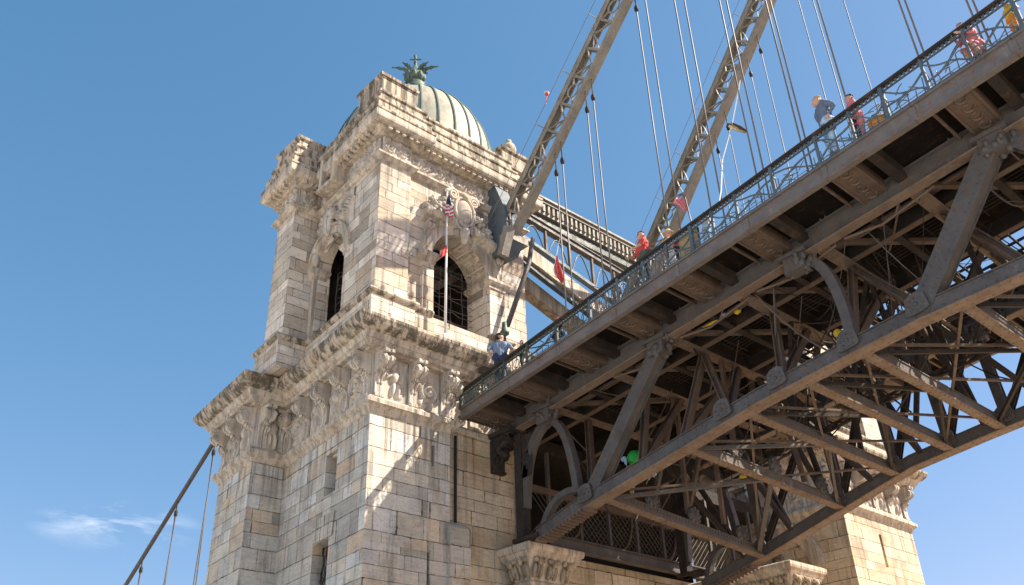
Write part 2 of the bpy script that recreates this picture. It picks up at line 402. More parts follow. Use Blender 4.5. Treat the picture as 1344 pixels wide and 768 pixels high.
# wall with holes; P0->P1 runs with the outside on the right-hand side
def wall(mb, P0, P1, z0, z1, holes=(), depth=.4, m=0, mback=None):
    """holes: dict(u0,u1,z0,z1,arch=bool,depth,back=bool)"""
    P0 = V(P0).to_3d(); P1 = V(P1).to_3d(); d = (P1 - P0); Lw = d.length; d.normalize(); nrm = V((d.y, -d.x, 0)); inn = -nrm
    P = lambda u, z, dep=0: P0 + d * u + V((0, 0, z)) + inn * dep
    us = sorted({0, Lw, *[h['u0'] for h in holes], *[h['u1'] for h in holes]})
    zs = sorted({z0, z1, *[h['z0'] for h in holes], *[h['ztop'] for h in [dict(x, ztop=x['z1'] + ((x['u1'] - x['u0']) / 2 if x.get('arch') else 0)) for x in holes]]})
    for i in range(len(us) - 1):
        for j in range(len(zs) - 1):
            uc = (us[i] + us[i + 1]) / 2; zc = (zs[j] + zs[j + 1]) / 2; skip = False
            for h in holes:
                top = h['z1'] + ((h['u1'] - h['u0']) / 2 if h.get('arch') else 0)
                if h['u0'] < uc < h['u1'] and h['z0'] < zc < top: skip = True
            if not skip: mb.add([P(us[i], zs[j]), P(us[i + 1], zs[j]), P(us[i + 1], zs[j + 1]), P(us[i], zs[j + 1])], [(0, 1, 2, 3)], m)
    for h in holes:
        u0, u1, a, b_ = h['u0'], h['u1'], h['z0'], h['z1']; dp = h.get('depth', depth)
        if h.get('arch'):
            r = (u1 - u0) / 2; uc = (u0 + u1) / 2; n = 20; top = b_ + r
            arc = [(uc - r * math.cos(math.pi * i / n), b_ + r * math.sin(math.pi * i / n)) for i in range(n + 1)]
            for i in range(n):
                p, q = arc[i], arc[i + 1]
                mb.add([P(*p), P(*q), P(q[0], top), P(p[0], top)], [(0, 1, 2, 3)], m)
            outline = [(u0, a)] + arc + [(u1, a)]
        else: outline = [(u0, a), (u0, b_), (u1, b_), (u1, a)]
        for i in range(len(outline)):
            p, q = outline[i], outline[(i + 1) % len(outline)]
            mb.add([P(*p), P(*q), P(*q, dp), P(*p, dp)], [(0, 1, 2, 3)], m)
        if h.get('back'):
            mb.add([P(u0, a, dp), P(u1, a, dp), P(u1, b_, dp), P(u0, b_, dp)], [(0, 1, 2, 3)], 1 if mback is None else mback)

# ---- carved relief: height field of leaves, scrolls and figures
def relief(mb, o, ux, uy, un, w, h, seed, style='leaf', amp=.12, res=.045, mask=None, m=0):
    rg = random.Random(seed); o, ux, uy, un = V(o), V(ux).normalized(), V(uy).normalized(), V(un).normalized()
    nx, ny = max(6, int(w / res)), max(6, int(h / res)); feats = []
    if style == 'figure':
        for k in range(max(1, int(w / .62))):
            cx = w * (k + .5) / max(1, int(w / .62)) + rg.uniform(-.05, .05); ln = rg.uniform(-.12, .12)
            feats += [('e', cx + ln, h * .80, .10, .13, 0, 1.15), ('e', cx + ln * .6, h * .55, .17, .25, ln, 1.0), ('e', cx - .1, h * .24, .085, .28, rg.uniform(-.35, .1), .85),
                      ('e', cx + .1, h * .24, .085, .28, rg.uniform(-.1, .35), .85), ('e', cx - .24, h * .56, .06, .24, rg.uniform(-.9, .6), .75), ('e', cx + .24, h * .58, .06, .24, rg.uniform(-.6, .9), .75)]
        for k in range(4): feats.append(('l', rg.uniform(0, w), rg.uniform(0, h), rg.uniform(.25, .45), .12, rg.uniform(0, 6.28), .55))
    else:
        nsc = max(1, int(w / .55))
        for k in range(nsc):
            cx = w * (k + .5) / nsc; cy = h * (.42 + .16 * (k % 2)); rr = min(h * .33, w / nsc * .42)
            feats.append(('s', cx, cy, rr, .05, 1 if k % 2 else -1, .9))
            for q in range(5):
                a = rg.uniform(0, 6.28); feats.append(('l', cx + math.cos(a) * rr, cy + math.sin(a) * rr, rg.uniform(.2, .42) * min(1, h), .10, a + rg.uniform(-.6, .6), rg.uniform(.6, 1)))
        for k in range(int(w * h * 4)): feats.append(('l', rg.uniform(0, w), rg.uniform(0, h), rg.uniform(.18, .35) * min(1, h), .09, rg.uniform(0, 6.28), rg.uniform(.4, .8)))
    hs = {}
    vs = []; fs = []
    for j in range(ny + 1):
        for i in range(nx + 1):
            x, y = w * i / nx, h * j / ny; z = 0
            for t, cx, cy, a, b_, an, am in feats:
                dx, dy = x - cx, y - cy
                if t == 'e':
                    c_, s_ = math.cos(an), math.sin(an); p = (dx * c_ + dy * s_) / a; q = (-dx * s_ + dy * c_) / b_; k = 1 - p * p - q * q
                    if k > 0: z = max(z, am * math.sqrt(k))
                elif t == 'l':
                    c_, s_ = math.cos(an), math.sin(an); p = (dx * c_ + dy * s_) / a; q = (-dx * s_ + dy * c_) / b_
                    if 0 < p < 1:
                        wd = math.sin(math.pi * min(1, p ** .7)) * (1 + .25 * math.sin(p * 22)); 
                        if abs(q) < wd: z = max(z, am * (1 - (q / wd) ** 2) * (.55 + .45 * p) * (.8 + .2 * math.cos(q * 9)))
                else:
                    rr = math.hypot(dx, dy)
                    if rr < a:
                        th = math.atan2(dy * an, dx); turn = (rr / a * 2.2 - th / 6.283) % 1.0
                        z = max(z, am * max(0, 1 - (abs(turn - .5) / .3) ** 2), .9 * max(0, 1 - (rr / (a * .22)) ** 2))
            edge = min(1, min(x, y, w - x, h - y) / .03)
            z = z * amp * edge
            if mask: z = z * mask(x / w, y / h) if mask(x / w, y / h) > 0 else -.05
            vs.append(o + ux * x + uy * y + un * z)
    for j in range(ny):
        for i in range(nx):
            a = j * (nx + 1) + i; fs.append((a, a + 1, a + nx + 2, a + nx + 1))
    mb.add(vs, fs, m, True)

def console_mesh(hh=1.5, dep=.62, wid=.36):
    """scrolled bracket: local x across, y outwards, z up"""
    mb = MB()
    prof = [(-.06, 0), (.13, .0), (.13, .10), (.09, .13), (.09, .60), (.15, .66), (.19, .76), (.18, .86), (.27, .92), (.42, .94), (.54, 1.0), (.60, 1.1), (.60, 1.22), (.53, 1.33), (.44, 1.38), (.62, 1.39), (.62, 1.5), (-.06, 1.5)]
    prof = [(a / .6 * dep, b_ / 1.5 * hh) for a, b_ in prof]
    for x0, x1, gr in ((-.5, -.18, 1), (-.18, .18, .93), (.18, .5, 1)):
        mb.prism([(a * gr if a > .2 * dep else a, b_) for a, b_ in prof], (x1 - x0) * wid - .008, (x0 * wid + .004, 0, 0), (0, 1, 0), (0, 0, 1), (1, 0, 0))
    for sx in (-1, 1):   # side volutes
        for (cy, cz, r) in ((.45 * dep / .6, 1.13 * hh / 1.5, .17 * dep / .6), (.14 * dep / .6, .74 * hh / 1.5, .1 * dep / .6)):
            pts = []
            for k in range(22):
                t = k / 21 * 4 * math.pi; rr = r * (1 - k / 26)
                pts.append((sx * (wid / 2 + .01), cy + rr * math.cos(t), cz + rr * math.sin(t)))
            mb.tube(pts, .028, 5)
            mb.ball((sx * (wid / 2), cy, cz), (.05, r * .3, r * .3), n=8, k=5)
    # acanthus leaf down the front
    for k in range(7):
        t = k / 6; z = hh * (.34 + .30 * t); y = dep * (.17 + .50 * t ** 2.2)
        for sx in (-1, 1):
            mb.ball((sx * wid * .16, y, z), (wid * .15, .04, .09 * hh / 1.5), n=7, k=4)
    mb.ball((0, dep * .5, hh * .58), (wid * .2, .07, .1), n=8, k=5)
    return mb

# ------------------------------------------------------------------ ground
g = MB(); g.add([(-3000, -3000, -1.6), (3000, -3000, -1.6), (3000, 3000, -1.6), (-3000, 3000, -1.6)], [(0, 1, 2, 3)])
tag(g.build('river_water', 'water'), kind='structure')
g = MB(); g.box((-300, -300, -2.5), (260, 12.6, 0)); tag(g.build('bounce_quay', 'ground'), kind='structure')  # added out of view as a bounce surface for the tower
g = MB(); g.box((-300, 12.6, -2.5), (60, 300, -.004)); tag(g.build('ground', 'earth'), kind='structure')  # unseen bank, added as warm bounce ground below the deck
g = MB(); g.box((-300, 12.2, 0), (260, 12.58, .14)); tag(g.build('quay_kerb', 'mould'), kind='structure')

# ------------------------------------------------------------------ stone towers
def place_console(src, parent, pos, nrm, zs=1.0, sc=1.0):
    o = src.copy(); COL.objects.link(o); o.parent = parent
    o.matrix_parent_inverse = Matrix.Translation(-parent.location)
    n = V((nrm[0], nrm[1], 0)).normalized(); x = V((n.y, -n.x, 0))
    mt = Matrix((x, n, V((0, 0, 1)))).transposed().to_4x4()
    o.matrix_basis = Matrix.Translation(V(pos)) @ mt @ Matrix.Diagonal((sc, sc, zs, 1))
    return o
cons_me = console_mesh().build('console', 'relief'); CONS = cons_me.data; bpy.data.objects.remove(cons_me)
uvbox(CONS)
def console(parent, pos, nrm, zs=1., sc=1., mat=None):
    o = bpy.data.objects.new('console', CONS); COL.objects.link(o); o.parent = parent
    o.matrix_parent_inverse = Matrix.Translation(-parent.location)
    n = V((nrm[0], nrm[1], 0)).normalized(); x = V((n.y, -n.x, 0))
    mt = Matrix((x, n, V((0, 0, 1)))).transposed().to_4x4()
    o.matrix_basis = Matrix.Translation(V(pos)) @ mt @ Matrix.Diagonal((sc, sc, zs, 1))
    return o

def edges(plan): return [(V(plan[i]).to_2d(), V(plan[(i + 1) % len(plan)]).to_2d()) for i in range(len(plan))]

def tower(root, LP, UP, ash_low, lower_holes, upper_holes, skip_low=(), up_only_box=False, atts=(), dome=None, seed=1, ledge_plan=None):
    # lower shaft
    mb = MB(); lp = offset(LP, -.2)
    for k, (a, b_) in enumerate(edges(lp)):
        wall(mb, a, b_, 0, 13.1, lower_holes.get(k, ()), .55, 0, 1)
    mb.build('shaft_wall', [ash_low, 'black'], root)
    mb = MB()
    mb.sweep(LP, [(-.28, 12.9), (-.15, 12.98), (-.12, 13.1), (-.02, 13.18), (.04, 13.22), (.04, 13.36), (-.06, 13.42), (-.12, 13.5), (-.3, 13.54)])
    mb.build('string_course', 'mould', root)
    mb = MB(); mb.sweep(LP, [(-.22, 13.5), (-.22, 15.1)]); mb.build('frieze', 'relief', root)
    mb = MB()
    mb.sweep(LP, [(-.3, 15.0), (.06, 15.0), (.1, 15.05), (.28, 15.06), (.30, 15.16), (.38, 15.2), (.46, 15.36), (.56, 15.42)], cap=False)
    mb.build('cornice_bed', 'mould', root)
    mb = MB()
    mb.sweep(LP, [(.5, 15.38), (.62, 15.44), (.76, 15.58), (.84, 15.72), (.85, 15.82), (.6, 15.88), (.2, 15.98), (-.2, 16.02)])
    mb.build('cornice', 'mould_dark', root)
    # frieze: consoles and carved panels
    fz = offset(LP, -.22)
    mb = MB(); sd = seed
    for k, (a, b_) in enumerate(edges(fz)):
        if k in skip_low: continue
        d = b_ - a; Lw = d.length; d.normalize(); n = V((d.y, -d.x))
        cnt = max(1, round(Lw / 1.4)) if Lw > 1 else 0
        for q in range(cnt + 1 if Lw > 1 else 1):
            t = (.24 + (Lw - .48) * q / cnt) if Lw > 1 else Lw / 2
            p = a + d * t
            console(root, (p.x, p.y, 13.5), n, 1.0)
            if q < cnt and Lw > 1:
                t2 = .24 + (Lw - .48) * (q + 1) / cnt
                w_ = t2 - t - .44; s0 = a + d * (t + .22)
                sd += 1
                if w_ > .25: mb = MB(); relief(mb, (s0.x + n.x * .012, s0.y + n.y * .012, 13.56), (d.x, d.y, 0), (0, 0, 1), (n.x, n.y, 0), w_, 1.44, sd, 'figure' if (k + q) % 3 != 1 else 'leaf', .17, .03); mb.build('frieze_panel', 'relief', root)
    # plinth of the upper stage
    mb = MB(); mb.sweep(UP, [(.2, 15.9), (.2, 16.95)]); mb.build('plinth', 'ash_up', root)
    lg = [(.1, 16.9), (.22, 16.93), (.3, 17.0), (.33, 17.06), (.3, 17.14), (.1, 17.2), (-.2, 17.22)]
    mb = MB(); mb.sweep(ledge_plan or UP, lg, closed=ledge_plan is None); mb.build('ledge', 'mould_dark', root)
    # upper stage
    mb = MB()
    for k, (a, b_) in enumerate(edges(UP)):
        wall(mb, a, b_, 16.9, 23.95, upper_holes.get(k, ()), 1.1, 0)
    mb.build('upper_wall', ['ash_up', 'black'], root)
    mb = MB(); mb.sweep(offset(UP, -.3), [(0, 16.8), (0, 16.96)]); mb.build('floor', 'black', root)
    mb = MB(); mb.sweep(UP, [(-.05, 22.74), (.1, 22.78), (.14, 22.86), (.22, 22.9), (.22, 22.98), (.12, 23.04), (-.05, 23.06)], cap=False)
    mb.build('architrave', 'mould', root)
    mb = MB()
    mb.sweep(UP, [(-.05, 23.86), (.2, 23.86), (.22, 23.92), (.31, 23.94), (.34, 24.02), (.56, 24.04), (.64, 24.12), (.66, 24.2), (.66, 24.4), (.6, 24.44)], cap=False)
    mb.build('cornice_bed', 'mould', root)
    mb = MB()
    mb.sweep(UP, [(.6, 24.42), (.67, 24.47), (.67, 24.56), (.56, 24.66), (.51, 24.95), (.56, 25.0), (.56, 25.08), (.4, 25.16), (.36, 25.5), (.42, 25.56), (.42, 25.66), (.1, 25.72), (-.6, 25.74)])
    mb.build('cornice', 'mould_dark', root)
    mb = MB()
    for a, b_ in edges(offset(UP, .1)):
        d = b_ - a; Lw = d.length; d.normalize(); n = V((d.y, -d.x)); cnt = int(Lw / .27)
        for q in range(cnt):
            p = a + d * (Lw * (q + .5) / cnt)
            mb.obox((p.x + n.x * .2, p.y + n.y * .2, 23.96), (d.x * .075, d.y * .075, 0), (n.x * .2, n.y * .2, 0), (0, 0, .075))
    mb.build('dentil_course', 'mould', root)
    mb = MB()
    for k, (a, b_) in enumerate(edges(offset(UP, 0.01))):
        d = b_ - a; Lw = d.length; d.normalize(); n = V((d.y, -d.x))
        if Lw < .6: continue
        segs = [(0.04, Lw - .04)]
        for h in upper_holes.get(k, ()):
            if h['z0'] > 22.9: segs = [(0.04, h['u0'] - .22), (h['u1'] + .22, Lw - .04)]
        for s0, s1 in segs:
            if s1 - s0 < .3: continue
            p = a + d * s0; sd += 1; mb = MB()
            relief(mb, (p.x + n.x * .012, p.y + n.y * .012, 23.07), (d.x, d.y, 0), (0, 0, 1), (n.x, n.y, 0), s1 - s0, .78, sd, 'leaf', .15, .034); mb.build('frieze_panel', 'relief', root)
    for (x0, y0, x1, y1, z1) in atts:
        mb = MB(); pl = [(x1, y0), (x1, y1), (x0, y1), (x0, y0)]
        mb.sweep(pl, [(0, 25.6), (0.02, 25.75), (0, 25.8), (0, z1 - .2), (.08, z1 - .14), (.1, z1 - .03), (.04, z1), (-.2, z1 + .03)])
        mb.build('attic_block', 'mould_dark', root)
    if dome:
        cx, cy, r, z0, hh = dome
        prof = [(r * math.cos(t), z0 + hh * math.sin(t)) for t in [i / 16 * math.pi / 2 * .97 for i in range(17)]]
        mb = MB(); mb.lathe((cx, cy, 0), [(r + .06, z0 - .5), (r + .06, z0)] + prof, 64); dm = mb.build('dome', 'copper', root)
        mb = MB()
        for k in range(30):
            a = 2 * math.pi * (k + .4) / 30
            mb.tube([(cx + math.cos(a) * (q + .012), cy + math.sin(a) * (q + .012), z) for q, z in prof], .05, 5)
        mb.build('seam', 'seam', dm)

skew = lambda x: 14.155 + (-22 - x) * .088
LP = [(-22, 14.155), (-22, 17.75), (-22.38, 17.75), (-22.38, 21.5), (-31.7, 21.5), (-31.7, 13.72), (-28.2, 13.40), (-28.2, skew(-28.2))]
UP = [(-22, 14.155), (-22, 15.5), (-22.15, 15.5), (-22.15, 20.05), (-22.42, 20.05), (-22.42, 21.5), (-28.3, 21.5), (-28.3, 13.5), (-26.75, 13.40), (-26.75, 14.5)]
TW = thing('stone_tower', (-26, 17.5, 0), 'tall cream stone bridge tower with arched openings and a ribbed green copper dome', 'tower')
w_ = 6.0
low_h = {7: [dict(u0=3.35, u1=4.15, z0=11.0, z1=12.4, back=True, depth=.6), dict(u0=2.85, u1=3.95, z0=7.9, z1=9.55, back=True, depth=.7)],
         0: [dict(u0=2.42, u1=2.54, z0=11.7, z1=12.4, back=True), dict(u0=2.3, u1=2.41, z0=7.6, z1=8.95, back=True)],
         5: [dict(u0=1.0, u1=1.13, z0=12.2, z1=12.75, back=True)]}
up_h = {2: [dict(u0=1.1, u1=3.7, z0=16.98, z1=19.6, arch=True)], 9: [dict(u0=.30, u1=2.38, z0=17.3, z1=20.2, arch=True, depth=.5), dict(u0=1.1, u1=2.1, z0=23.1, z1=23.86, depth=.6, back=True)]}
ledge_pl = [(-22.15, 19.25), (-22.15, 20.05), (-22.42, 20.05), (-22.42, 21.5), (-28.3, 21.5), (-28.3, 13.5), (-26.75, 13.40), (-26.75, 14.5), (-22, 14.155), (-22, 15.5), (-22.15, 15.5), (-22.15, 16.55)]
tower(TW, LP, UP, 'ash_low', low_h, up_h, skip_low=(3, 4), atts=[(-23.25, 13.83, -21.67, 15.4, 26.55), (-28.2, 13.1, -26.45, 15.2, 26.2), (-23.6, 20.1, -21.95, 21.9, 26.5)], dome=(-25.45, 18.05, 3.5, 25.95, 4.15), seed=3, ledge_plan=ledge_pl)
# buttress step beside the front pier
mb = MB(); mb.sweep([(-22.08, 17.5), (-22.08, 18.3), (-22.6, 18.3), (-22.6, 17.5)], [(0, 0), (0, 9.85), (-.12, 10.02)]); mb.build('buttress', 'ash_low', TW)

# --- front arch dressing
def arch_band(mb, cx, cz, r0, r1, X0, X1, a0=0, a1=math.pi, n=24, axis='Y', m=0):
    vs = []; fs = []
    for i in range(n + 1):
        a = a0 + (a1 - a0) * i / n
        for rr in (r0, r1):
            for x in (X0, X1):
                h_, z = cx - rr * math.cos(a), cz + rr * math.sin(a)
                vs.append((x, h_, z) if axis == 'Y' else (h_, x, z))
    for i in range(n):
        o = i * 4; q = o + 4
        fs += [(o, q, q + 1, o + 1), (o + 2, o + 3, q + 3, q + 2), (o, o + 2, q + 2, q), (o + 1, q + 1, q + 3, o + 3)]
    fs += [(0, 1, 3, 2), (4 * n, 4 * n + 2, 4 * n + 3, 4 * n + 1)]
    mb.add(vs, fs, m)
XF = -22.15; cy = 17.9
mb = MB(); arch_band(mb, cy, 19.6, 1.32, 1.72, XF - .05, XF + .14); arch_band(mb, cy, 19.6, 1.72, 1.84, XF - .05, XF + .22); arch_band(mb, cy, 19.6, 1.30, 1.42, XF - .9, XF + .09)
mb.build('archivolt', 'mould', TW)
for y0, y1 in ((16.05, 16.62), (19.18, 20.0)):
    mb = MB(); mb.box((XF - .03, y0 + .08, 16.96), (XF + .16, y1 - .0, 19.2)); mb.build('arch_pier', 'ash_up', TW)
    mb = MB(); pl = [(XF + .16, y0), (XF + .16, y1), (XF - 1.0, y1), (XF - 1.0, y0)]
    mb.sweep([(XF + .16, y0 + .08), (XF + .16, y1), (XF - 1.0, y1), (XF - 1.0, y0 + .08)], [(0, 19.14), (.05, 19.18), (.05, 19.26), (.12, 19.34), (.18, 19.44), (.18, 19.56), (.0, 19.62)]); mb.build('impost', 'mould', TW)
# broken hood with scrolled ends and cartouche
hp = [(0, -.06), (.16, -.02), (.28, .08), (.42, .12), (.48, .24), (.48, .36), (0, .42)]
for (p, q) in (((16.1, 21.0), (17.45, 21.0)), ((18.35, 21.0), (19.95, 20.55))):
    a = V((XF, p[0], p[1])); b_ = V((XF, q[0], q[1])); d = (b_ - a); mb = MB()
    mb.prism([(x, z) for x, z in hp], 1, a, (1, 0, 0), (0, 0, 1), d); mb.build('hood_mould', 'mould', TW)
for y_ in (16.35, 19.7): console(TW, (XF, y_, 20.0 if y_ < 17 else 19.75), (1, 0), .62, .62)
mb = MB(); mb.ball((XF + .22, 17.95, 22.0), (.24, .40, .58), n=16, k=10)
for rr in (1.0, 1.22):
    mb.tube([(XF + .2 + (.1 if rr == 1 else 0), 17.95 + .46 * rr * math.sin(t), 22.0 + .64 * rr * math.cos(t)) for t in [i / 28 * 6.283 for i in range(28)]], .075, 6, closed=True)
for sg in (-1, 1):
    for zz, r in ((22.65, .26), (21.3, .24)):
        mb.tube([(XF + .25, 17.95 + sg * (.5 + r * (1 - k / 30) * math.cos(k * .5)), zz + r * (1 - k / 30) * math.sin(k * .5)) for k in range(26)], .06, 6)
mb.ball((XF + .3, 17.95, 21.0), (.22, .2, .32), n=10, k=6); mb.ball((XF + .26, 17.95, 20.7), (.16, .14, .22), n=10, k=6)
mb.ball((XF + .25, 17.95, 22.72), (.2, .26, .2), n=10, k=6)
mb.build('cartouche', 'relief', TW)
mb = MB()
relief(mb, (XF + .02, 16.15, 21.3), (0, 1, 0), (0, 0, 1), (1, 0, 0), 1.55, 1.25, 41, 'leaf', .34, .04, mask=lambda u, v: 1 if v < .35 + .75 * u and v < 1.15 - .2 * abs(u - .6) else 0)
relief(mb, (XF + .02, 18.3, 20.6), (0, 1, 0), (0, 0, 1), (1, 0, 0), 1.75, 1.9, 43, 'leaf', .34, .04, mask=lambda u, v: 1 if v < 1.02 - .72 * u and v > .22 - .25 * u else 0)
for y_, z_, s_ in ((16.35, 21.5, 1), (16.75, 21.75, 1.1), (17.15, 22.1, 1.2), (16.5, 21.95, .8), (18.75, 21.9, 1.1), (19.15, 21.5, 1.1), (19.5, 21.15, .9)):
    for k in range(5):
        a = k * 1.256 + y_ * 3
        mb.ball((XF + .22, y_ + .15 * s_ * math.cos(a), z_ + .15 * s_ * math.sin(a)), (.12, .12 * s_, .08 * s_), n=8, k=5, ax=(V((1, 0, 0)), V((0, math.cos(a), math.sin(a))), V((0, -math.sin(a), math.cos(a)))))
    mb.ball((XF + .28, y_, z_), .1 * s_, n=8, k=5)
mb.build('pediment_carving', 'relief', TW)
# grille wires in the arch
def grille(parent, pf, w_, h_, seed, name='grille', mat='steel', r=.012, nx=5, nz=11):
    rg = random.Random(seed); mb = MB()
    for i in range(nx + 1):
        mb.tube([pf(w_ * i / nx + rg.uniform(-.04, .04), h_ * k / 6) for k in range(7)], r, 4)
    for j in range(nz + 1):
        z = h_ * j / nz
        mb.tube([pf(w_ * k / 8, z + rg.uniform(-.07, .07) + .1 * (1 - (2 * k / 8 - 1) ** 2) * (-1 if j % 2 else .3)) for k in range(9)], r, 4)
    return mb.build(name, mat, parent)
grille(TW, lambda a, z: (XF - .8, 16.6 + a, 17.0 + z), 2.6, 3.0, 5)
grille(TW, lambda a, z: (-26.3 + a, 15.25, 17.3 + z), 1.9, 3.0, 6)
grille(TW, lambda a, z: (-25.25 + a, 14.9, 7.95 + z), .95, 1.5, 8, r=.016, nx=5, nz=5)
# iron-barred window inside the lower opening
mb = MB()
for k in range(4):
    mb.tube([(-25.15 + .24 * k + .07 * math.sin(q * 1.3 + k), 14.84, 8.0 + q * .16) for q in range(10)], .03, 5)
    mb.tube([(-25.12 + .22 * k + .1 * math.cos(t), 14.82, 8.4 + .28 * (k % 3) + .1 * math.sin(t)) for t in [i / 10 * 6.283 for i in range(10)]], .02, 4, closed=True)
mb.build('wrought_grille', 'iron_dark', TW)
for (a, b_, z0, z1) in ((-24.8, -24.05, 11.0, 12.4),):
    mb = MB(); mb.box((a + .35, 14.72, z0), (a + .43, 14.82, z1)); mb.box((a, 14.72, z1 - .12), (b_, 14.84, z1 - .02)); mb.build('window_frame', 'mould', TW)
# timber inside the belfry
mb = MB()
mb.beam((-23.8, 16, 18.0), (-24.2, 20, 21.2), .3, .3); mb.build('inner_beam', 'iron_warm', TW)
mb = MB(); mb.beam((-24.5, 16, 20.8), (-24.5, 21, 20.8), .35, .35); mb.build('inner_beam', 'iron_warm', TW)
mb = MB(); mb.beam((-24.8, 15.6, 19.0), (-24.8, 20.6, 18.8), .25, .3); mb.build('inner_beam', 'iron_warm', TW)
mb = MB(); mb.box((-27.9, 16.2, 17.0), (-25.6, 16.35, 22.9)); mb.build('shade_partition', 'inner', TW)  # added partitions, coloured dark so the arch openings read as shade
mb = MB(); mb.box((-27.9, 21.2, 17.0), (-22.7, 21.4, 22.9)); mb.build('shade_partition', 'inner', TW)
mb = MB(); mb.box((-28.2, 14, 17.0), (-27.9, 21.3, 22.9)); mb.build('shade_partition', 'inner', TW)
# --- left arch dressing (axis X, wall plane about Y=14.4)
YL = 14.33; cx = -25.41
mb = MB(); arch_band(mb, cx, 20.2, 1.05, 1.34, YL + .25, YL - .08, axis='X'); arch_band(mb, cx, 20.2, 1.34, 1.46, YL + .25, YL - .16, axis='X'); mb.build('archivolt', 'mould', TW)
for x0, x1 in ((-26.74, -26.46), (-24.36, -24.05)):
    mb = MB(); mb.sweep([(x1, YL), (x1, YL + .45), (x0, YL + .45), (x0, YL)], [(-.02, 17.3), (-.02, 19.8), (.05, 19.84), (.05, 19.94), (.13, 20.05), (.17, 20.14), (.17, 20.24), (0, 20.3)]); mb.build('impost', 'mould', TW)
mb = MB(); relief(mb, (-26.6, YL + .1, 21.0), (1, -.09, 0), (0, 0, 1), (-.09, -1, 0), 1.3, 1.65, 51, 'leaf', .28, .04, mask=lambda u, v: 1 if v > .55 - .5 * u else 0)
relief(mb, (-25.1, YL, 21.1), (1, -.09, 0), (0, 0, 1), (-.09, -1, 0), 1.3, 1.55, 52, 'leaf', .28, .04, mask=lambda u, v: 1 if v > .45 * (1 - u) and v > 1.2 * u - .5 else 0)
mb.ball((-25.55, YL - .1, 21.75), (.3, .22, .5), n=12, k=8)
for k in range(7):
    a = R(20 + 140 * k / 6); mb.ball((-25.55 + .42 * math.cos(a), YL - .14, 21.85 + .42 * math.sin(a)), (.26, .12, .1), n=8, k=5, ax=(V((math.cos(a), 0, math.sin(a))), V((0, 1, 0)), V((-math.sin(a), 0, math.cos(a)))))
mb.ball((-26.4, YL - .05, 20.6), (.16, .16, .34), n=9, k=6); mb.ball((-26.45, YL - .05, 21.05), (.13, .13, .17), n=9, k=6)
mb.build('spandrel_carving', 'relief', TW)
# attic window breaking the left cornice
WX0, WX1, WY, WZ0, WZ1 = -25.7, -24.6, 13.72, 23.25, 24.72
mb = MB(); mb.box((WX0, WY, WZ0), (WX0 + .2, 14.6, WZ1)); mb.box((WX1 - .2, WY, WZ0), (WX1, 14.6, WZ1)); mb.box((WX0 - .06, WY - .06, WZ1), (WX1 + .06, 14.6, WZ1 + .16)); mb.box((WX0 - .06, WY - .06, WZ0 - .14), (WX1 + .06, 14.6, WZ0))
wf = mb.build('window_frame', 'mould', TW)
mb = MB(); mb.box((WX0 + .2, WY + .28, WZ0), (WX1 - .2, 14.55, WZ1)); mb.build('pane', 'black', wf)
mb = MB(); mb.box((WX0 + .5, WY + .2, WZ0), (WX0 + .57, WY + .27, WZ1)); mb.box((WX0 + .2, WY + .2, WZ0 + .7), (WX0 + .49, WY + .26, WZ0 + .76)); mb.box((WX0 + .58, WY + .2, WZ0 + .7), (WX1 - .2, WY + .26, WZ0 + .76)); mb.build('glazing_bar', 'relief_dark', wf)
# flat stone lintel of the lower window
mb = MB()
for k in range(5):
    u = -25.55 + .27 * k; mb.prism([(-.12, 0), (.12, 0), (.12 + .03 * (k - 1.5), .75), (-.12 + .03 * (k - 2.5), .75)], .03, (u + .14, skew(u) + .16, 9.57), (1, -.088, 0), (0, 0, 1), (0, -1, 0))
mb.build('lintel', 'ash_low', TW)
# ball finial on the end block
mb = MB(); mb.lathe((-22.6, 21.1, 26.5), [(.34, 0), (.34, .12), (.2, .2), (.14, .32), (.2, .4), (.3, .55), (.33, .72), (.27, .9), (.12, 1.0), (.16, 1.08), (.13, 1.2), (.02, 1.26)], 14); mb.build('finial', 'mould', TW)

# bronze crest on the dome
FB = V((-24.9, 17.6, 30.4))
CR = thing('bronze_crest', FB, 'dark bronze crest with spread leaves and a spike on top of the copper dome', 'finial')
mb = MB(); mb.lathe(FB, [(.62, -.5), (.6, -.2), (.46, -.05), (.5, .1), (.36, .2), (.3, .32)], 16); mb.build('base', 'bronze', CR)
mb = MB(); mb.lathe(FB, [(.3, .3), (.42, .45), (.46, .62), (.38, .8), (.24, .98), (.16, 1.15), (.1, 1.3)], 12)
for k in range(9):
    a = k / 9 * 6.283; mb.ball(FB + V((.4 * math.cos(a), .4 * math.sin(a), .55)), (.12, .12, .22), n=7, k=5)
mb.build('bulb', 'seam', CR)
def leaf(mb, p0, d, ln, wd, curl, up=V((0, 0, 1))):
    d = V(d).normalized(); sd = d.cross(up).normalized(); pts = []
    n = 8; vs = []
    for i in range(n + 1):
        t = i / n; p = V(p0) + d * (ln * t) + up * (curl * math.sin(t * 2.4)); wv = wd * math.sin(math.pi * min(1, .12 + t * .9)) * (1 if i % 2 else .62)
        vs += [p - sd * wv, p + up * .05, p + sd * wv, p - up * .04]
    fs = []
    for i in range(n):
        o = i * 4
        for j in range(4): fs.append((o + j, o + (j + 1) % 4, o + 4 + (j + 1) % 4, o + 4 + j))
    fs += [(0, 1, 2, 3), (n * 4 + 3, n * 4 + 2, n * 4 + 1, n * 4)]
    mb.add(vs, fs, 0)
for k, (a, ln) in enumerate(((.84, .95), (.3, .6), (1.4, .55), (3.98, .95), (3.4, .6), (4.6, .55))):
    mb = MB(); leaf(mb, FB + V((.15 * math.cos(a), .15 * math.sin(a), .98)), (math.cos(a), math.sin(a), .25), ln, .15, .1); mb.build('leaf', 'bronze', CR)
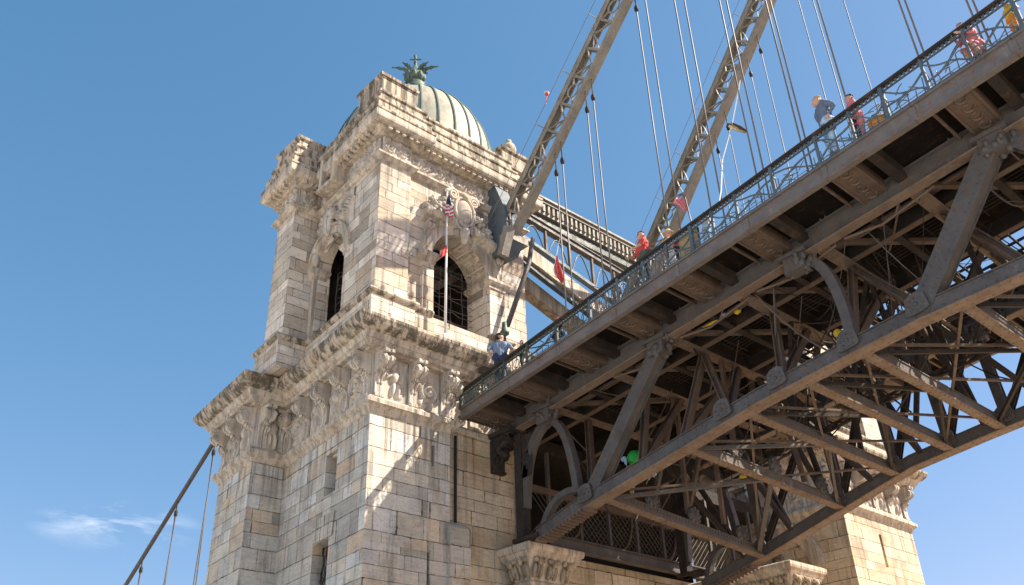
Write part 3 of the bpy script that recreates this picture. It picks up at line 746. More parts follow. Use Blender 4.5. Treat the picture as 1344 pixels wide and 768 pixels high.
mb = MB(); mb.tube([FB + V((0, 0, z)) for z in (1.1, 1.5, 2.05)], [.1, .07, .03], 6); mb.tube([FB + V((-.17, .19, 1.75)), FB + V((.17, -.19, 1.75))], .04, 5); mb.tube([FB + V((-.17, -.19, 1.75)), FB + V((.17, .19, 1.75))], .04, 5)
for z in (1.35, 1.55): mb.ball(FB + V((0, 0, z)), .09, n=8, k=5)
mb.build('spike', 'bronze', CR)

# right tower
RP = [(-18.6, 36.2), (-18.6, 42.75), (-27.2, 42.75), (-27.2, 36.2)]
RU = [(-19.0, 36.6), (-19.0, 42.3), (-26.8, 42.3), (-26.8, 36.6)]
T2 = thing('stone_tower', (-23, 39.5, 0), 'second stone tower beyond the underside of the bridge, sunlit tan blocks with a slit window', 'tower')
tower(T2, RP, RU, 'ash_tan', {0: [dict(u0=2.75, u1=2.98, z0=10.9, z1=12.35, back=True)]}, {0: [dict(u0=1.6, u1=4.1, z0=17.2, z1=19.8, arch=True)]}, skip_low=(1, 2),
      atts=[(-21, 36.3, -18.7, 37.9, 26.5), (-21, 41, -18.7, 42.6, 26.5)], dome=(-22.9, 39.45, 2.7, 25.5, 4.6), seed=70)
# pink stone arch and pilasters on its inner face
mb = MB(); arch_band(mb, -22.2, 10.9, 1.5, 1.95, 36.45, 36.2, axis='X'); arch_band(mb, -22.2, 10.9, 1.95, 2.12, 36.45, 36.1, axis='X'); mb.build('archivolt', 'mould', T2)
b = NB('pink_granite'); M['pink'] = b.fin(b.ramp(b.noise(b.pos, 3, 7, .7), [(.3, (.38, .24, .20)), (.7, (.56, .42, .36))]), .7)
mb = MB(); mb.box((-23.7, 36.28, 6), (-20.7, 36.45, 10.9)); mb.build('niche_panel', 'pink', T2)
for x in (-21.0, -21.5, -23.4):
    mb = MB(); mb.lathe((x, 36.22, 0), [(.16, 6), (.16, 6.2), (.11, 6.3), (.1, 10.4), (.15, 10.6), (.18, 10.85)], 10); mb.build('colonnette', 'pink', T2)

# ------------------------------------------------------------------ abutment between the towers
zf = lambda x: 13.625 + .1113 * (x + 22.18)          # underside of the edge girder
fl = lambda x: zf(x) + .45 + (x + 21) * .012         # walkway level
ft = lambda x: zf(x) + .36 + (x + 21) * .006         # walkway level / top of the edge girder
rt = lambda x: zf(x) + 1.05 + (x + 21) * .0306       # handrail
XEND = 9.0
AB = thing('abutment', (-24, 27, 0), 'tan stone abutment wall under the bridge end with carved corner pedestals', 'wall')
mb = MB(); wall(mb, (-22.38, 17.6), (-22.38, 20.5), 0, 13.35, (), .5); wall(mb, (-22.38, 20.5), (-22.38, 36.2), 0, 9.72)
mb.add([(-22.38, 20.5, 9.72), (-22.38, 36.2, 9.72), (-27.0, 36.2, 9.72), (-27.0, 20.5, 9.72)], [(0, 1, 2, 3)])
mb.add([(-22.38, 20.5, 9.72), (-22.38, 20.5, 13.35), (-27, 20.5, 13.35), (-27, 20.5, 9.72)], [(0, 1, 2, 3)])
mb.build('wall', 'ash_tan', AB)
mb = MB(); mb.box((-27.4, 20.5, 9.7), (-27.0, 36.2, 14.2)); mb.build('back_wall', 'black', AB)
mb = MB(); mb.box((-27.6, 20.52, 13.36), (-22.42, 36.15, 13.9)); mb.build('roof_slab', 'iron_dark', AB)
mb = MB(); mb.tube([(-22.3, 17.86, z) for z in (8.6, 10, 12, 13.0)], .05, 6); mb.build('downpipe', 'black', AB)
for (x1, y0, y1) in ((-20.95, 19.75, 22.1), (-17.45, 29.1, 31.3)):
    x0 = -22.36
    pl = [(x1, y0), (x1, y1), (x0, y1), (x0, y0)]
    mb = MB(); mb.sweep(offset(pl, -.35), [(0, 0), (0, 8.2)]); mb.build('pedestal', 'ash_tan', AB)
    mb = MB(); mb.sweep(pl, [(-.35, 8.2), (-.28, 8.24), (-.28, 8.34), (-.34, 8.4), (-.3, 8.6), (-.18, 8.9), (-.04, 9.1), (0, 9.16), (.0, 9.22), (.07, 9.26), (.1, 9.34), (.1, 9.45), (.02, 9.5)]); cp_ = mb.build('capital', 'mould', AB)
    mb = MB()
    for a, b_ in edges(offset(pl, -.22))[:1] + edges(offset(pl, -.22))[3:]:
        d = b_ - a; Lw = d.length; d.normalize(); n = V((d.y, -d.x)); k_ = max(2, int(Lw / .5))
        for q in range(k_):
            p = a + d * (Lw * (q + .5) / k_)
            up = V((n.x * .35, n.y * .35, .94)).normalized(); D3 = V((d.x, d.y, 0)); N3 = D3.cross(up)
            for sx in (-1, 0, 1):
                mb.ball((p.x + d.x * sx * .13 + n.x * .02, p.y + d.y * sx * .13 + n.y * .02, 8.66 + .05 * (sx == 0)), (.075, .1, .24), n=8, k=6, ax=(D3, N3, up))
            for sx in (-1, 1):
                mb.ball((p.x + d.x * sx * .17 + n.x * .16, p.y + d.y * sx * .17 + n.y * .16, 8.98), (.1, .1, .09), n=8, k=5)
            mb.ball((p.x + n.x * .18, p.y + n.y * .18, 8.92), (.09, .12, .13), n=8, k=5)
    mb.build('leaf_carving', 'relief_dark', cp_)
# carved corbel bracket under the edge of the deck
CB = thing('corbel_bracket', (-22.3, 19.7, 12.2), 'dark carved scroll bracket holding the girder end against the tower wall', 'bracket')
mb = console_mesh(1.25, 1.0, .55); o = mb.build('scroll', 'iron_dark', None); o.parent = CB; o.matrix_parent_inverse = Matrix.Translation(-CB.location)
o.matrix_basis = Matrix.Translation((-22.38, 19.72, 12.05)) @ Matrix(((0, 1, 0), (-1, 0, 0), (0, 0, 1))).to_4x4()
mb = MB(); mb.box((-22.37, 19.35, 13.25), (-21.2, 20.1, 13.42)); mb.build('bearing_block', 'iron_dark', CB)
mb = MB()
for k in range(9):
    a = k * .7; mb.ball((-21.75 + .16 * math.cos(a), 19.42, 12.45 + .06 * k), (.13, .1, .1), n=7, k=4)
mb.build('leaf_carving', 'iron_dark', CB)

# iron net screen on top of the abutment
SCN = thing('net_screen', (-22.0, 26, 9.75), 'rusty iron screen of diamond netting standing on the abutment under the bridge', 'fence')
XS = -22.0
mb = MB(); mb.ibeam((XS + .1, 21.6, 10.0), (XS + .1, 35.9, 9.98), .3, .42); mb.build('bottom_rail', 'iron', SCN)
mb = MB(); mb.beam((XS, 20.8, 11.75), (XS, 35.9, 11.55), .16, .22); mb.build('top_rail', 'iron_warm', SCN)
for k in range(10):
    y = 21.8 + k * 1.52; mb = MB(); mb.beam((XS, y, 10.1), (XS, y, 13.2), .12, .12, (1, 0, 0)); mb.build('post', 'iron', SCN)
mb = MB()
for k in range(62):
    y = 20.9 + k * .25
    mb.tube([(XS - .02, y, 10.15), (XS - .02, y + 1.55 + random.uniform(-.05, .05), 11.7)], .011, 4); mb.tube([(XS - .04, y + 1.5, 10.15), (XS - .04, y + random.uniform(-.05, .05), 11.7)], .011, 4)
mb.build('netting', 'steel', SCN)
for k in range(5):
    y = 22.6 + k * 2.6; mb = MB(); mb.tube([(XS + .06, y + .9 * math.sin(t), 10.2 + 1.5 * (1 - math.cos(t))) for t in [i / 8 * 1.5 for i in range(9)]], .05, 5); mb.build('brace', 'iron_warm', SCN)

# ------------------------------------------------------------------ bridge span
BR = thing('bridge_span', (-7, 24, 13.5), 'brown iron footbridge span with trussed sides and a dark underside seen from below', 'bridge')
def part(name, mb, mat='iron', parent=None): return mb.build(name, mat, parent or BR)
YN0, YN1 = 18.0, 19.75       # near walkway
YF0, YF1 = 28.4, 31.0        # far walkway
NC0 = NC = [(-20.55, 9.40), (-20.17, 9.50), (-18.9, 9.82), (-17.48, 10.10), (-16.0, 10.36), (-14.49, 10.63), (-11.83, 11.10), (-9.49, 11.38), (-7.19, 11.62), (-4.8, 11.72), (-2.0, 11.8), (2, 12.3), (XEND, 12.45)]
DF = lambda x: -.55 if x < -17.8 else (-.55 + .55 * (x + 17.8) / 5.8 if x < -12 else 0)
def zq(x, y): return zc(x) + (DF(x) if y > 25 else 0)
def zc(x):
    for (a, za), (b_, zb) in zip(NC, NC[1:]):
        if a <= x <= b_: return za + (zb - za) * (x - a) / (b_ - a)
    return NC[0][1]
def chord(mb, y, w_=.38, h=.34):
    vs = []; fs = []; NC = [(x, zq(x, y)) for x, z in NC0]
    for x, z in NC:
        for dy, dz in ((-w_ / 2, 0), (w_ / 2, 0), (w_ / 2, h), (-w_ / 2, h)): vs.append((x, y + dy, z + dz))
    for i in range(len(NC) - 1):
        for j in range(4): fs.append((i * 4 + j, i * 4 + (j + 1) % 4, i * 4 + 4 + (j + 1) % 4, i * 4 + 4 + j))
    n = len(NC) - 1
    fs += [(0, 1, 2, 3), (n * 4 + 3, n * 4 + 2, n * 4 + 1, n * 4)]
    mb.add(vs, fs)
    for (a, za), (b_, zb) in zip(NC, NC[1:]):      # top and bottom flange plates with lips
        mb.beam((a, y, za - .02), (b_, y, zb - .02), w_ + .1, .03, m=1); mb.beam((a, y, za + h + .02), (b_, y, zb + h + .02), w_ + .08, .03)
        l = b_ - a; k = max(1, int(l / .22))
        for q in range(k):
            x = a + l * (q + .5) / k; z = za + (zb - za) * (q + .5) / k
            for sg in (-1, 1):
                mb.ball((x, y + sg * (w_ / 2 + .0), z + .07), .028, n=5, k=3); mb.ball((x, y + sg * (w_ / 2), z + h - .06), .028, n=5, k=3)
                mb.ball((x, y + sg * (w_ / 2 - .06), z - .035), .028, n=5, k=3, m=1)
YT0, YT1 = 19.9, 28.2
mb = MB(); chord(mb, YT0); part('bottom_chord', mb, ['iron', 'iron_bounce'])
mb = MB(); chord(mb, YT1); part('bottom_chord', mb, ['iron', 'iron_bounce'])
# notched end rib of the near chord
for y in (YT0, YT1):
    mb = MB()
    for k in range(13):
        x = -20.3 + k * .16; mb.box((x, y - .27, zq(x, y) - .13), (x + .09, y + .27, zq(x, y) - .03))
    part('rack', mb, 'iron_warm')
# side girders over the trusses
def sl(mb, x0, x1, y, w_, dz0, dz1, f=zf, m=0):
    """box following the slope of the deck"""
    vs = [(x, y + dy, f(x) + dz) for x in (x0, x1) for dy in (-w_ / 2, w_ / 2) for dz in (dz0, dz1)]
    mb.add(vs, [(0, 1, 3, 2), (4, 6, 7, 5), (0, 4, 5, 1), (2, 3, 7, 6), (0, 2, 6, 4), (1, 5, 7, 3)], m)
for y in (19.78, 28.32):
    mb = MB(); sl(mb, -22.2, XEND, y, .05, -.36, .2); sl(mb, -22.2, XEND, y, .34, -.40, -.36, m=1); sl(mb, -22.2, XEND, y, .30, .2, .24)
    for k in range(140):
        x = -22 + k * .22
        for sg in (-1, 1): mb.ball((x, y + sg * .028, zf(x) - .30), .024, n=5, k=3)
    part('side_girder', mb, ['iron', 'iron_bounce'])
for y in (21.45, 24.05, 26.7):
    mb = MB(); sl(mb, -22.3, XEND, y, .05, -.17, .3); sl(mb, -22.3, XEND, y, .2, -.2, -.17, m=1); part('inner_stringer', mb, ['iron_dark', 'iron_warm'])  # warmer bottom flange has the bounce light from below in its colour
# floor beams
FBX = [-19.75, -17.05, -14.65, -12.0, -9.35, -6.6, -3.9, -1.2, 1.5, 4.2, 6.9]
for x in FBX:
    z = zf(x); mb = MB(); mb.box((x - .03, 19.97, z - .18), (x + .03, 28.2, z + .4)); mb.box((x - .2, 19.97, z - .215), (x + .2, 28.2, z - .18), 1); mb.box((x - .15, 19.97, z + .4), (x + .15, 28.2, z + .43))
    for k in range(36):
        y = 20.1 + k * .225
        for sg in (-1, 1): mb.ball((x + sg * .1, y, z - .225), .025, n=5, k=3, m=1)
    part('floor_beam', mb, ['iron_dark', 'iron_bounce'])
# small latticed intermediate beams
for a, b_ in zip(FBX, FBX[1:]):
    x = (a + b_) / 2 + .1; mb = MB(); mb.lattice((x, 20.0, zf(x) - .05), (x, 28.1, zf(x) - .05), .2, .26, n=26, bar=.04); part('lattice_beam', mb, 'iron_dark')
# deck plates (the far half is an open grating past the first bays)
def deckpl(x0, x1, y0, y1, dz=.46, t=.05):
    vs = [(x, y, zf(x) + dz + q) for x in (x0, x1) for y in (y0, y1) for q in (0, t)]
    return vs
mb = MB(); BF = [(0, 1, 3, 2), (4, 6, 7, 5), (0, 4, 5, 1), (2, 3, 7, 6), (0, 2, 6, 4), (1, 5, 7, 3)]
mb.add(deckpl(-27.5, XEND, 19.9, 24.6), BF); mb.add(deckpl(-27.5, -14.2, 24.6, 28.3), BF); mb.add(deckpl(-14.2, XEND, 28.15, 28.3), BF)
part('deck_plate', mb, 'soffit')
mb = MB()
for k in range(7):
    y = 24.75 + k * .56; sl(mb, -14.2, XEND, y, .04, .42, .5)
for k in range(30):
    x = -14.0 + k * .78; mb.box((x - .03, 24.6, zf(x) + .36), (x + .03, 28.15, zf(x) + .40))
random.seed(11)
for k in range(16):
    x = -14 + random.uniform(0, 20); y = random.choice([24.7, 25.3, 25.9, 26.6, 27.2]); l = random.uniform(.4, 1.2)
    vs = [(a, c, zf(a) + .52 + q) for a in (x, x + l) for c in (y, y + random.uniform(.3, .6)) for q in (0, .03)]
    mb.add(vs, BF)
part('open_grating', mb, 'iron_dark')
# walkways: soffit plates, brackets, edge girders
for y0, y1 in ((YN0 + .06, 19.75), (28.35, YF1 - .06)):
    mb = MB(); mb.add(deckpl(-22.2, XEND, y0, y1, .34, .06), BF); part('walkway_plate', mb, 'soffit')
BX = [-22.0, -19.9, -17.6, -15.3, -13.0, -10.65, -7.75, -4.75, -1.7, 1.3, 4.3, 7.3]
for x in BX:
    z = zf(x)
    for (ya, yb) in ((YN0 + .05, 19.75), (28.36, YF1 - .05)):
        mb = MB(); x2 = x + .62
        vs = [(a, y, zf(a) + dz) for a in (x, x2) for y in (ya, yb) for dz in (.02, .05)]; mb.add(vs, BF)
        for a in (x, x2): sl_ = [(a + e, y, zf(a) + dz) for e in (-.03, .03) for y in (ya, yb) for dz in (-.02, .33)]; mb.add(sl_, BF)
        for k in range(4):
            yy = ya + (yb - ya) * (k + .5) / 4; mb.tube([(x + .31 + .13 * math.cos(t), yy + .15 * math.sin(t) , zf(x + .3) + .0) for t in [i / 8 * 5 for i in range(9)]], .03, 4)
        part('walkway_bracket', mb, 'iron_warm')
        mb = MB(); mb.add([(a, y, zf(a) + dz) for a in (x + .95, x + 1.2) for y in (ya, yb) for dz in (.0, .33)], BF); part('walkway_joist', mb, 'iron_dark')
        mb = MB(); mb.beam((x - .35, ya, zf(x) + .12), (x - .35, yb, zf(x) + .12), .07, .07); part('angle_bar', mb, 'iron_warm')
for y, sg in ((YN0, 1), (YF1, -1)):
    mb = MB()
    for xa in np.arange(-22.2, XEND - .1, 2.4):
        xb = min(XEND, xa + 2.39)
        vs = [(x, y + dy * sg, z) for x, zz in ((xa, 0), (xb, 0)) for dy in (0, .05) for z in (zf(x), ft(x) - .05)]; mb.add(vs, BF)
        vs = [(x, y + dy * sg, z) for x in (xa, xb) for dy in (-.05, .14) for z in (zf(x) - .04, zf(x))]; mb.add(vs, BF)
        vs = [(x, y + dy * sg, z) for x in (xa, xb) for dy in (-.07, .12) for z in (ft(x) - .05, ft(x))]; mb.add(vs, BF)
        mb.add([(xb + e, y - .02 * sg + dy * sg, z) for e in (-.08, .08) for dy in (0, .03) for z in (zf(xb), ft(xb) - .06)], BF)
    part('edge_girder', mb, 'fascia')
mb = MB()
for y0, y1 in ((YN0 + .1, 19.7), (28.4, YF1 - .1)):
    mb.add([(x, y, fl(x) - q) for x in (-22.2, XEND) for y in (y0, y1) for q in (.045, .0)], BF)
    part('walkway_floor', mb, 'iron_dark'); mb = MB()

# near and far truss webs
def gus(mb, x, y, z, s=.34, side=-1):
    mb.prism([(-s, -s * .6), (-s * .6, -s * .75), (s * .6, -s * .75), (s, -s * .6), (s * .8, s * .7), (s * .3, s), (-s * .3, s), (-s * .8, s * .7)], .05, (x, y + side * .25, z), (1, 0, .15), (0, 0, 1), (0, side, 0))
    for k in range(8):
        a = k / 8 * 6.283; mb.ball((x + s * .6 * math.cos(a), y + side * .31, z + s * .55 * math.sin(a)), .035, n=6, k=3)
    mb.ball((x, y + side * .31, z), .06, n=6, k=3)
def diag(y, p, q, w_=.38, h=.36, mat='iron'):
    mb = MB(); mb.beam((p[0], y, p[1]), (q[0], y, q[1]), w_, h, (0, 1, 0))
    d, sd, u, l = mb.frame((p[0], y, p[1]), (q[0], y, q[1]), (0, 1, 0))
    for sg in (-1, 1):
        mb.beam(V((p[0], y, p[1])) + u * sg * (h / 2), V((q[0], y, q[1])) + u * sg * (h / 2), w_ + .08, .03, (0, 1, 0))
        for k in range(int(l / .24)):
            c_ = V((p[0], y, p[1])) + d * (.12 + k * .24) + u * sg * (h / 2 + .018)
            for s2 in (-1, 1): mb.ball(c_ + sd * s2 * (w_ / 2 - .07), .026, n=5, k=3)
    part('diagonal', mb, mat)
def capital_(x, y, z):
    mb = MB(); rg = random.Random(int(x * 10)); mb.box((x - .42, y - .28, z - .02), (x + .42, y + .28, z + .09)); mb.box((x - .3, y - .22, z - .45), (x + .3, y + .22, z))
    for k in range(26):
        a = rg.uniform(0, 6.283); t = rg.uniform(0, 1); rr = .2 + .2 * t
        mb.ball((x + 1.3 * rr * math.cos(a), y + .8 * rr * math.sin(a), z - .45 + .45 * t), (rg.uniform(.06, .12), rg.uniform(.06, .1), rg.uniform(.08, .15)), n=7, k=4)
    part('capital', mb, 'iron')
def curve_rib(y, pts, w_=.2, h=.24, name='curved_rib'):
    mb = MB()
    for a, b_ in zip(pts, pts[1:]): mb.beam((a[0], y, a[1]), (b_[0], y, b_[1]), w_, h, (0, 1, 0))
    for a in pts[1:-1]:
        mb.lathe((a[0], y - w_ / 2, a[1]), [(h / 2 - .004, .004), (h / 2 - .004, w_ - .004)], 12, ax=(V((1, 0, 0)), V((0, 0, 1)), V((0, 1, 0))))
    part(name, mb, 'iron')
def bez(p0, p1, p2, n=9): return [((1 - t) ** 2 * p0[0] + 2 * t * (1 - t) * p1[0] + t * t * p2[0], (1 - t) ** 2 * p0[1] + 2 * t * (1 - t) * p1[1] + t * t * p2[1]) for t in [i / n for i in range(n + 1)]]
tops = lambda x: zf(x) - .42
for y in (YT0, YT1):
    if y == YT0:
        diag(y, (-18.25, zc(-18.25) + .2), (-14.92, tops(-14.9)))
        diag(y, (-7.2, zc(-7.2) + .2), (-4.55, tops(-4.55)), .42, .4)
        diag(y, (-4.2, tops(-4.3)), (-1.6, zc(-1.6) + .2), .3, .3)
        diag(y, (-1.6, zc(-1.6) + .2), (1.2, tops(1.2))); diag(y, (4.2, zc(4.2) + .2), (1.6, tops(1.6)), .3, .3)
        nodes = (-18.25, -12.96, -11.17, -9.05, -7.2, -1.6, 4.2); tp = (-19.85, -14.9, -9.95, -4.45, 1.4)
    else:
        for xa, xb in ((-17.8, -14.5), (-14.5, -12.4), (-12.4, -10.55), (-10.55, -8.7), (-8.7, -6.2), (-6.2, -3.4), (-3.4, -.6), (-.6, 2.2)):
            diag(y, (xa, zq(xa, y) + .3), (xa - .12, tops(xa)), .22, .22, 'iron'); diag(y, (xa, zq(xa, y) + .3), (xb - .5, tops(xb)), .13, .14, 'iron_dark')
        nodes = (-17.8, -14.5, -12.4, -10.55, -8.7, -6.2, -3.4); tp = (-17.9, -12.5, -8.8, -3.5)
    for x in nodes:
        mb = MB(); gus(mb, x, y, zq(x, y) + .33, .3, -1); part('gusset', mb, 'iron'); mb = MB(); gus(mb, x, y, zq(x, y) + .33, .3, 1); part('gusset', mb, 'iron')
    for x in tp: capital_(x, y - .12, tops(x) + .12)
    # sprung arch at the bridge end
    curve_rib(y, bez((-21.15, zq(-21, y) + 1.2), (-21.0, 13.0), (-19.95, 13.22)) , .24, .26)
    curve_rib(y, bez((-19.85, 13.22), (-19.0, 13.1), (-18.75, zq(-18.75, y) + .75)), .24, .26)
    curve_rib(y, bez((-20.4, zq(-20.4, y) + .25), (-19.9, 10.9), (-18.6, zq(-18.6, y) + .7)), .2, .22)
    mb = MB(); mb.beam((-21.3, y, 9.5), (-21.3, y, 13.2), .34, .34, (1, 0, 0))
    for k in range(16):
        for sg in (-1, 1): mb.ball((-21.13, y + sg * .1, 9.7 + k * .22), .03, n=5, k=3); mb.ball((-21.3 + sg * .1, y - .17, 9.7 + k * .22), .03, n=5, k=3)
    mb.box((-21.55, y - .3, 9.5), (-20.4, y + .3, 9.62)); part('end_post', mb, 'iron_dark')
    mb = MB(); relief(mb, (-21.15, y - .13, 11.6), (1, 0, .0), (0, 0, 1), (0, -1, 0), .5, 1.5, 91, 'leaf', .1, .05, mask=lambda u, v: 1 if u < 1.1 - v * .6 else 0); part('scroll_panel', mb, 'iron_dark')
# big curved bracket of the middle bay
curve_rib(YT0, bez((-9.95, tops(-9.95)), (-9.0, tops(-9.4) - .1), (-9.0, zc(-9.05) + .5)), .26, .26, 'curved_bracket')
curve_rib(YT0, bez((1.4, tops(1.4)), (2.2, tops(2) - .1), (2.3, zc(2.3) + .5)), .26, .26, 'curved_bracket')
# posts and knees up to the inner stringers
def knee(p, q, w_=.17, h=.15, mat='iron'):
    mb = MB(); mb.beam(p, q, w_, h, (0, 1, .2)); part('knee_brace', mb, mat)
for xn, fb in ((-18.25, -19.75), (-16.2, -17.05), (-14.6, -14.65), (-12.96, -14.65), (-11.17, -12.0), (-9.05, -9.35), (-7.2, -9.35), (-4.8, -6.6), (-2, -3.9)):
    for yy in (21.7, 23.5):
        mb = MB(); mb.ibeam((xn, YT0 + .1, zc(xn) + .36), (fb, yy, zf(fb) - .2), .2, .2, .04, (1, 0, 0)); part('knee_brace', mb, 'iron_warm')
    for yy in (26.4, 24.6): knee((xn - .3, YT1 - .1, zq(xn - .3, YT1) + .3), (fb, yy, zf(fb) - .2), .15, .15, 'iron_dark')
# lower cross struts
LX = [-17.8, -14.5, -12.4, -10.55, -8.9, -6.3, -3.6, -.8, 2.2, 5.2]
for i, x in enumerate(LX):
    z = zc(x) + .18; mb = MB()
    p0, p1 = V((x, YT0 + .2, z)), V((x, YT1 - .2, z + DF(x)))
    for ox, oz, w_, h_, m_ in ((-.105, -.025, .03, .25, 0), (.105, -.025, .03, .25, 0), (0, -.165, .3, .03, 1), (0, .115, .3, .03, 0)):
        mb.beam(p0 + V((ox, 0, oz)), p1 + V((ox, 0, oz)), w_, h_, (0, 0, 1), m_)
    for k in range(32):
        y = YT0 + .4 + k * .24; zz = z + DF(x) * (y - YT0) / (YT1 - YT0)
        for sg in (-1, 1): mb.ball((x + sg * .1, y, zz - .19), .025, n=5, k=3, m=1)
    if i == 0:
        for k in range(50): mb.box((x + .1, YT0 + .4 + k * .155, z - .05 + DF(x) * k / 52), (x + .14, YT0 + .46 + k * .155, z + .09 + DF(x) * k / 52))
    s_ = part('cross_strut', mb, ['iron', 'iron_bounce'])
    if i in (0, 1):
        for y in (22.1, 24.2, 26.8):
            mb = MB(); z_ = z + DF(x) * (y - YT0) / (YT1 - YT0); mb.lathe((x + .12, y, z_ + .36), [(.30, -.06), (.30, .02), (.22, .06), (.0, .08)], 14, ax=(V((0, 1, 0)), V((0, 0, 1)), V((1, 0, 0))))
            for k in range(8):
                a = k / 8 * 6.283; mb.ball((x + .17, y + .24 * math.cos(a), z_ + .36 + .24 * math.sin(a)), .06, n=6, k=4)
            mb.build('medallion', 'iron', s_)
# bottom lateral bracing, V in every bay
for a, b_ in zip(LX, LX[1:]):
    for (ya, yb, w_) in ((YT0 + .4, 24.05, .16), (YT1 - .4, 24.05, .16)):
        mb = MB(); mb.beam((b_, yb, zc(b_) + .12 + DF(b_) / 2), (a, ya, zq(a, ya) + .12), w_ if a < -15 else .08, .10); part('lateral_brace', mb, 'iron' if a < -13 else 'iron_dark')
for k in range(len(LX) - 2):
    for ya, yb in ((YT0 + .25, YT1 - .25), (YT1 - .25, YT0 + .25)):
        mb = MB(); mb.beam((LX[k], ya, zq(LX[k], ya) + .3), (LX[k + 2], yb, zq(LX[k + 2], yb) + .3), .07, .06); part('long_diagonal', mb, 'iron_warm')
# upper laterals and upright sway frames between strut and floor beam
for i, x in enumerate(LX[:8]):
    fb = min(FBX, key=lambda q: abs(q - x))
    for y, yt in (((22.3, 23.2), (24.05, 23.2), (24.05, 25.0), (26.0, 25.0)) if i == 0 else ((22.3, 22.6), (26.0, 25.6))):
        mb = MB(); mb.beam((x, y, zc(x) + .3), (fb, yt, zf(fb) - .15), .13, .13, (1, 0, 0)); part('sway_brace', mb, 'iron_warm' if i < 2 else 'iron_dark')
for a, b_ in zip(FBX, FBX[1:]):
    mb = MB(); mb.beam((a, 20.05, zf(a) - .05), (b_, 24.0, zf(b_) - .05), .17, .12); part('upper_lateral', mb, 'iron_warm')
    mb = MB(); mb.beam((a, 28.0, zf(a) - .05), (b_, 24.2, zf(b_) - .05), .2, .14); part('upper_lateral', mb, 'iron_dark')
    mb = MB()       # light ladder of conduits
    for k in range(7):
        y = 22.0 + k * .17; mb.tube([(a + .3, y, zf(a) + .12), (b_ - .4, y + .1, zf(b_) + .12)], .018, 4)
    for k in range(3): mb.tube([(a + .6 + k * .7, 21.6, zf(a + .6 + k * .7) + .08), (a + .6 + k * .7, 23.3, zf(a + .6 + k * .7) + .08)], .02, 4)
    part('conduit_ladder', mb, 'iron_dark')
# mid-depth longitudinal frame: king truss on the centre line
for y in (22.3, 26.0):
    mb = MB()
    for a, b_ in zip(LX, LX[1:]):
        if b_ > 3: break
        mb.lattice((a, y, zc(a) + 1.5), (b_, y, zc(b_) + 1.5), .12, .2, n=8, bar=.03)
    part('mid_rail', mb, 'iron_dark')
# slim tie rods, pipes and slack wires under the deck
random.seed(21)
for k in range(96):
    x = random.uniform(-20, -1); y = random.uniform(20.4, 27.6); x2 = x + random.uniform(-2.2, 2.2); y2 = min(27.9, max(20.2, y + random.uniform(-3, 3)))
    za = zc(x) + random.uniform(.4, 1.2) if random.random() < .6 else zf(x) - random.uniform(.2, .8); zb = zf(x2) - random.uniform(.0, .4)
    sag = random.uniform(0, .35); r = random.choice([.012, .016, .022, .03])
    mb = MB(); mb.tube([(x + (x2 - x) * t, y + (y2 - y) * t, za + (zb - za) * t - sag * 4 * t * (1 - t)) for t in [i / 6 for i in range(7)]], r, 4); part('tie_rod', mb, random.choice(['iron_dark', 'iron_warm', 'iron']))
for y, dz, r in ((20.7, -.02, .07), (20.95, .05, .045), (27.3, -.05, .08)):
    mb = MB(); mb.tube([(x, y, zf(x) + dz) for x in np.linspace(-22, XEND, 20)], r, 8); part('pipe', mb, 'iron_warm')
for x in (-15.5, -12.8, -10.0, -7.2):   # diagonal stays under the near girder
    mb = MB(); mb.tube([(x - 1.4, 19.95, zf(x - 1.4) - .45), (x - .4, 20.1, zf(x) - .62), (x + 1.1, 20.05, zf(x + 1.1) - .42)], .04, 5); mb.tube([(x, 20.05, zf(x) - .55), (x + .2, 20.05, zf(x) - .2)], .03, 4); part('stay', mb, 'iron_warm')

# ------------------------------------------------------------------ railings
def panel_mesh(seed, dense, x0, L_, y):
    rg = random.Random(seed); mb = MB(); X = lambda u: x0 + u
    base = lambda u: ft(X(u)) + .03; top = lambda u: rt(X(u)) - .20
    P = lambda u, v: (X(u), y, base(u) + (top(u) - base(u)) * v)
    if dense:
        for k in range(7):
            u = L_ * (k + .5) / 7; mb.tube([P(u + .03 * math.sin(q * 1.1 + k), q / 5) for q in range(6)], .018, 4)
        for k in range(3):
            u = L_ * (k + .5) / 3; mb.tube([P(u + .12 * math.cos(t), .5 + .3 * math.sin(t)) for t in [i / 10 * 6.283 for i in range(10)]], .016, 4, closed=True)
    else:
        a = rg.uniform(.15, .35); c_ = rg.uniform(.65, .85)
        mb.tube([P(L_ * t, a + (c_ - a) * t + .10 * math.sin(t * 5 + seed)) for t in [i / 8 for i in range(9)]], .028, 5)
        mb.tube([P(L_ * t, .95 - .85 * t + .06 * math.sin(t * 7 + seed)) for t in [i / 8 for i in range(9)]], .024, 5)
        for k in range(6):
            u = rg.uniform(.1, .75) * L_; v = rg.uniform(.1, .7); dx, dv = rg.uniform(.15, .5) * rg.choice((-1, 1)), rg.uniform(-.5, .5)
            mb.tube([P(min(L_, max(0, u + dx * t)), min(1, max(0, v + dv * t + .04 * math.sin(t * 3)))) for t in [i / 5 for i in range(6)]], .016, 4)
        for k in range(5): mb.tube([P(L_ * (k + .5) / 5, 0), P(L_ * (k + .5) / 5 + rg.uniform(-.05, .05), rg.uniform(.25, .6))], .014, 4)
    mb.tube([P(0, .06), P(L_, .06)], .02, 4); mb.tube([P(0, .16), P(L_, .16)], .012, 4)
    # cast band under the handrail
    k_ = int(L_ / .105)
    for k in range(k_):
        u = L_ * (k + .5) / k_; mb.obox((X(u), y, rt(X(u)) - .135), (.034, 0, .004), (0, .02, 0), (0, 0, .05))
    mb.beam((X(0), y, rt(X(0)) - .2), (X(L_), y, rt(X(L_)) - .2), .05, .03)
    return mb
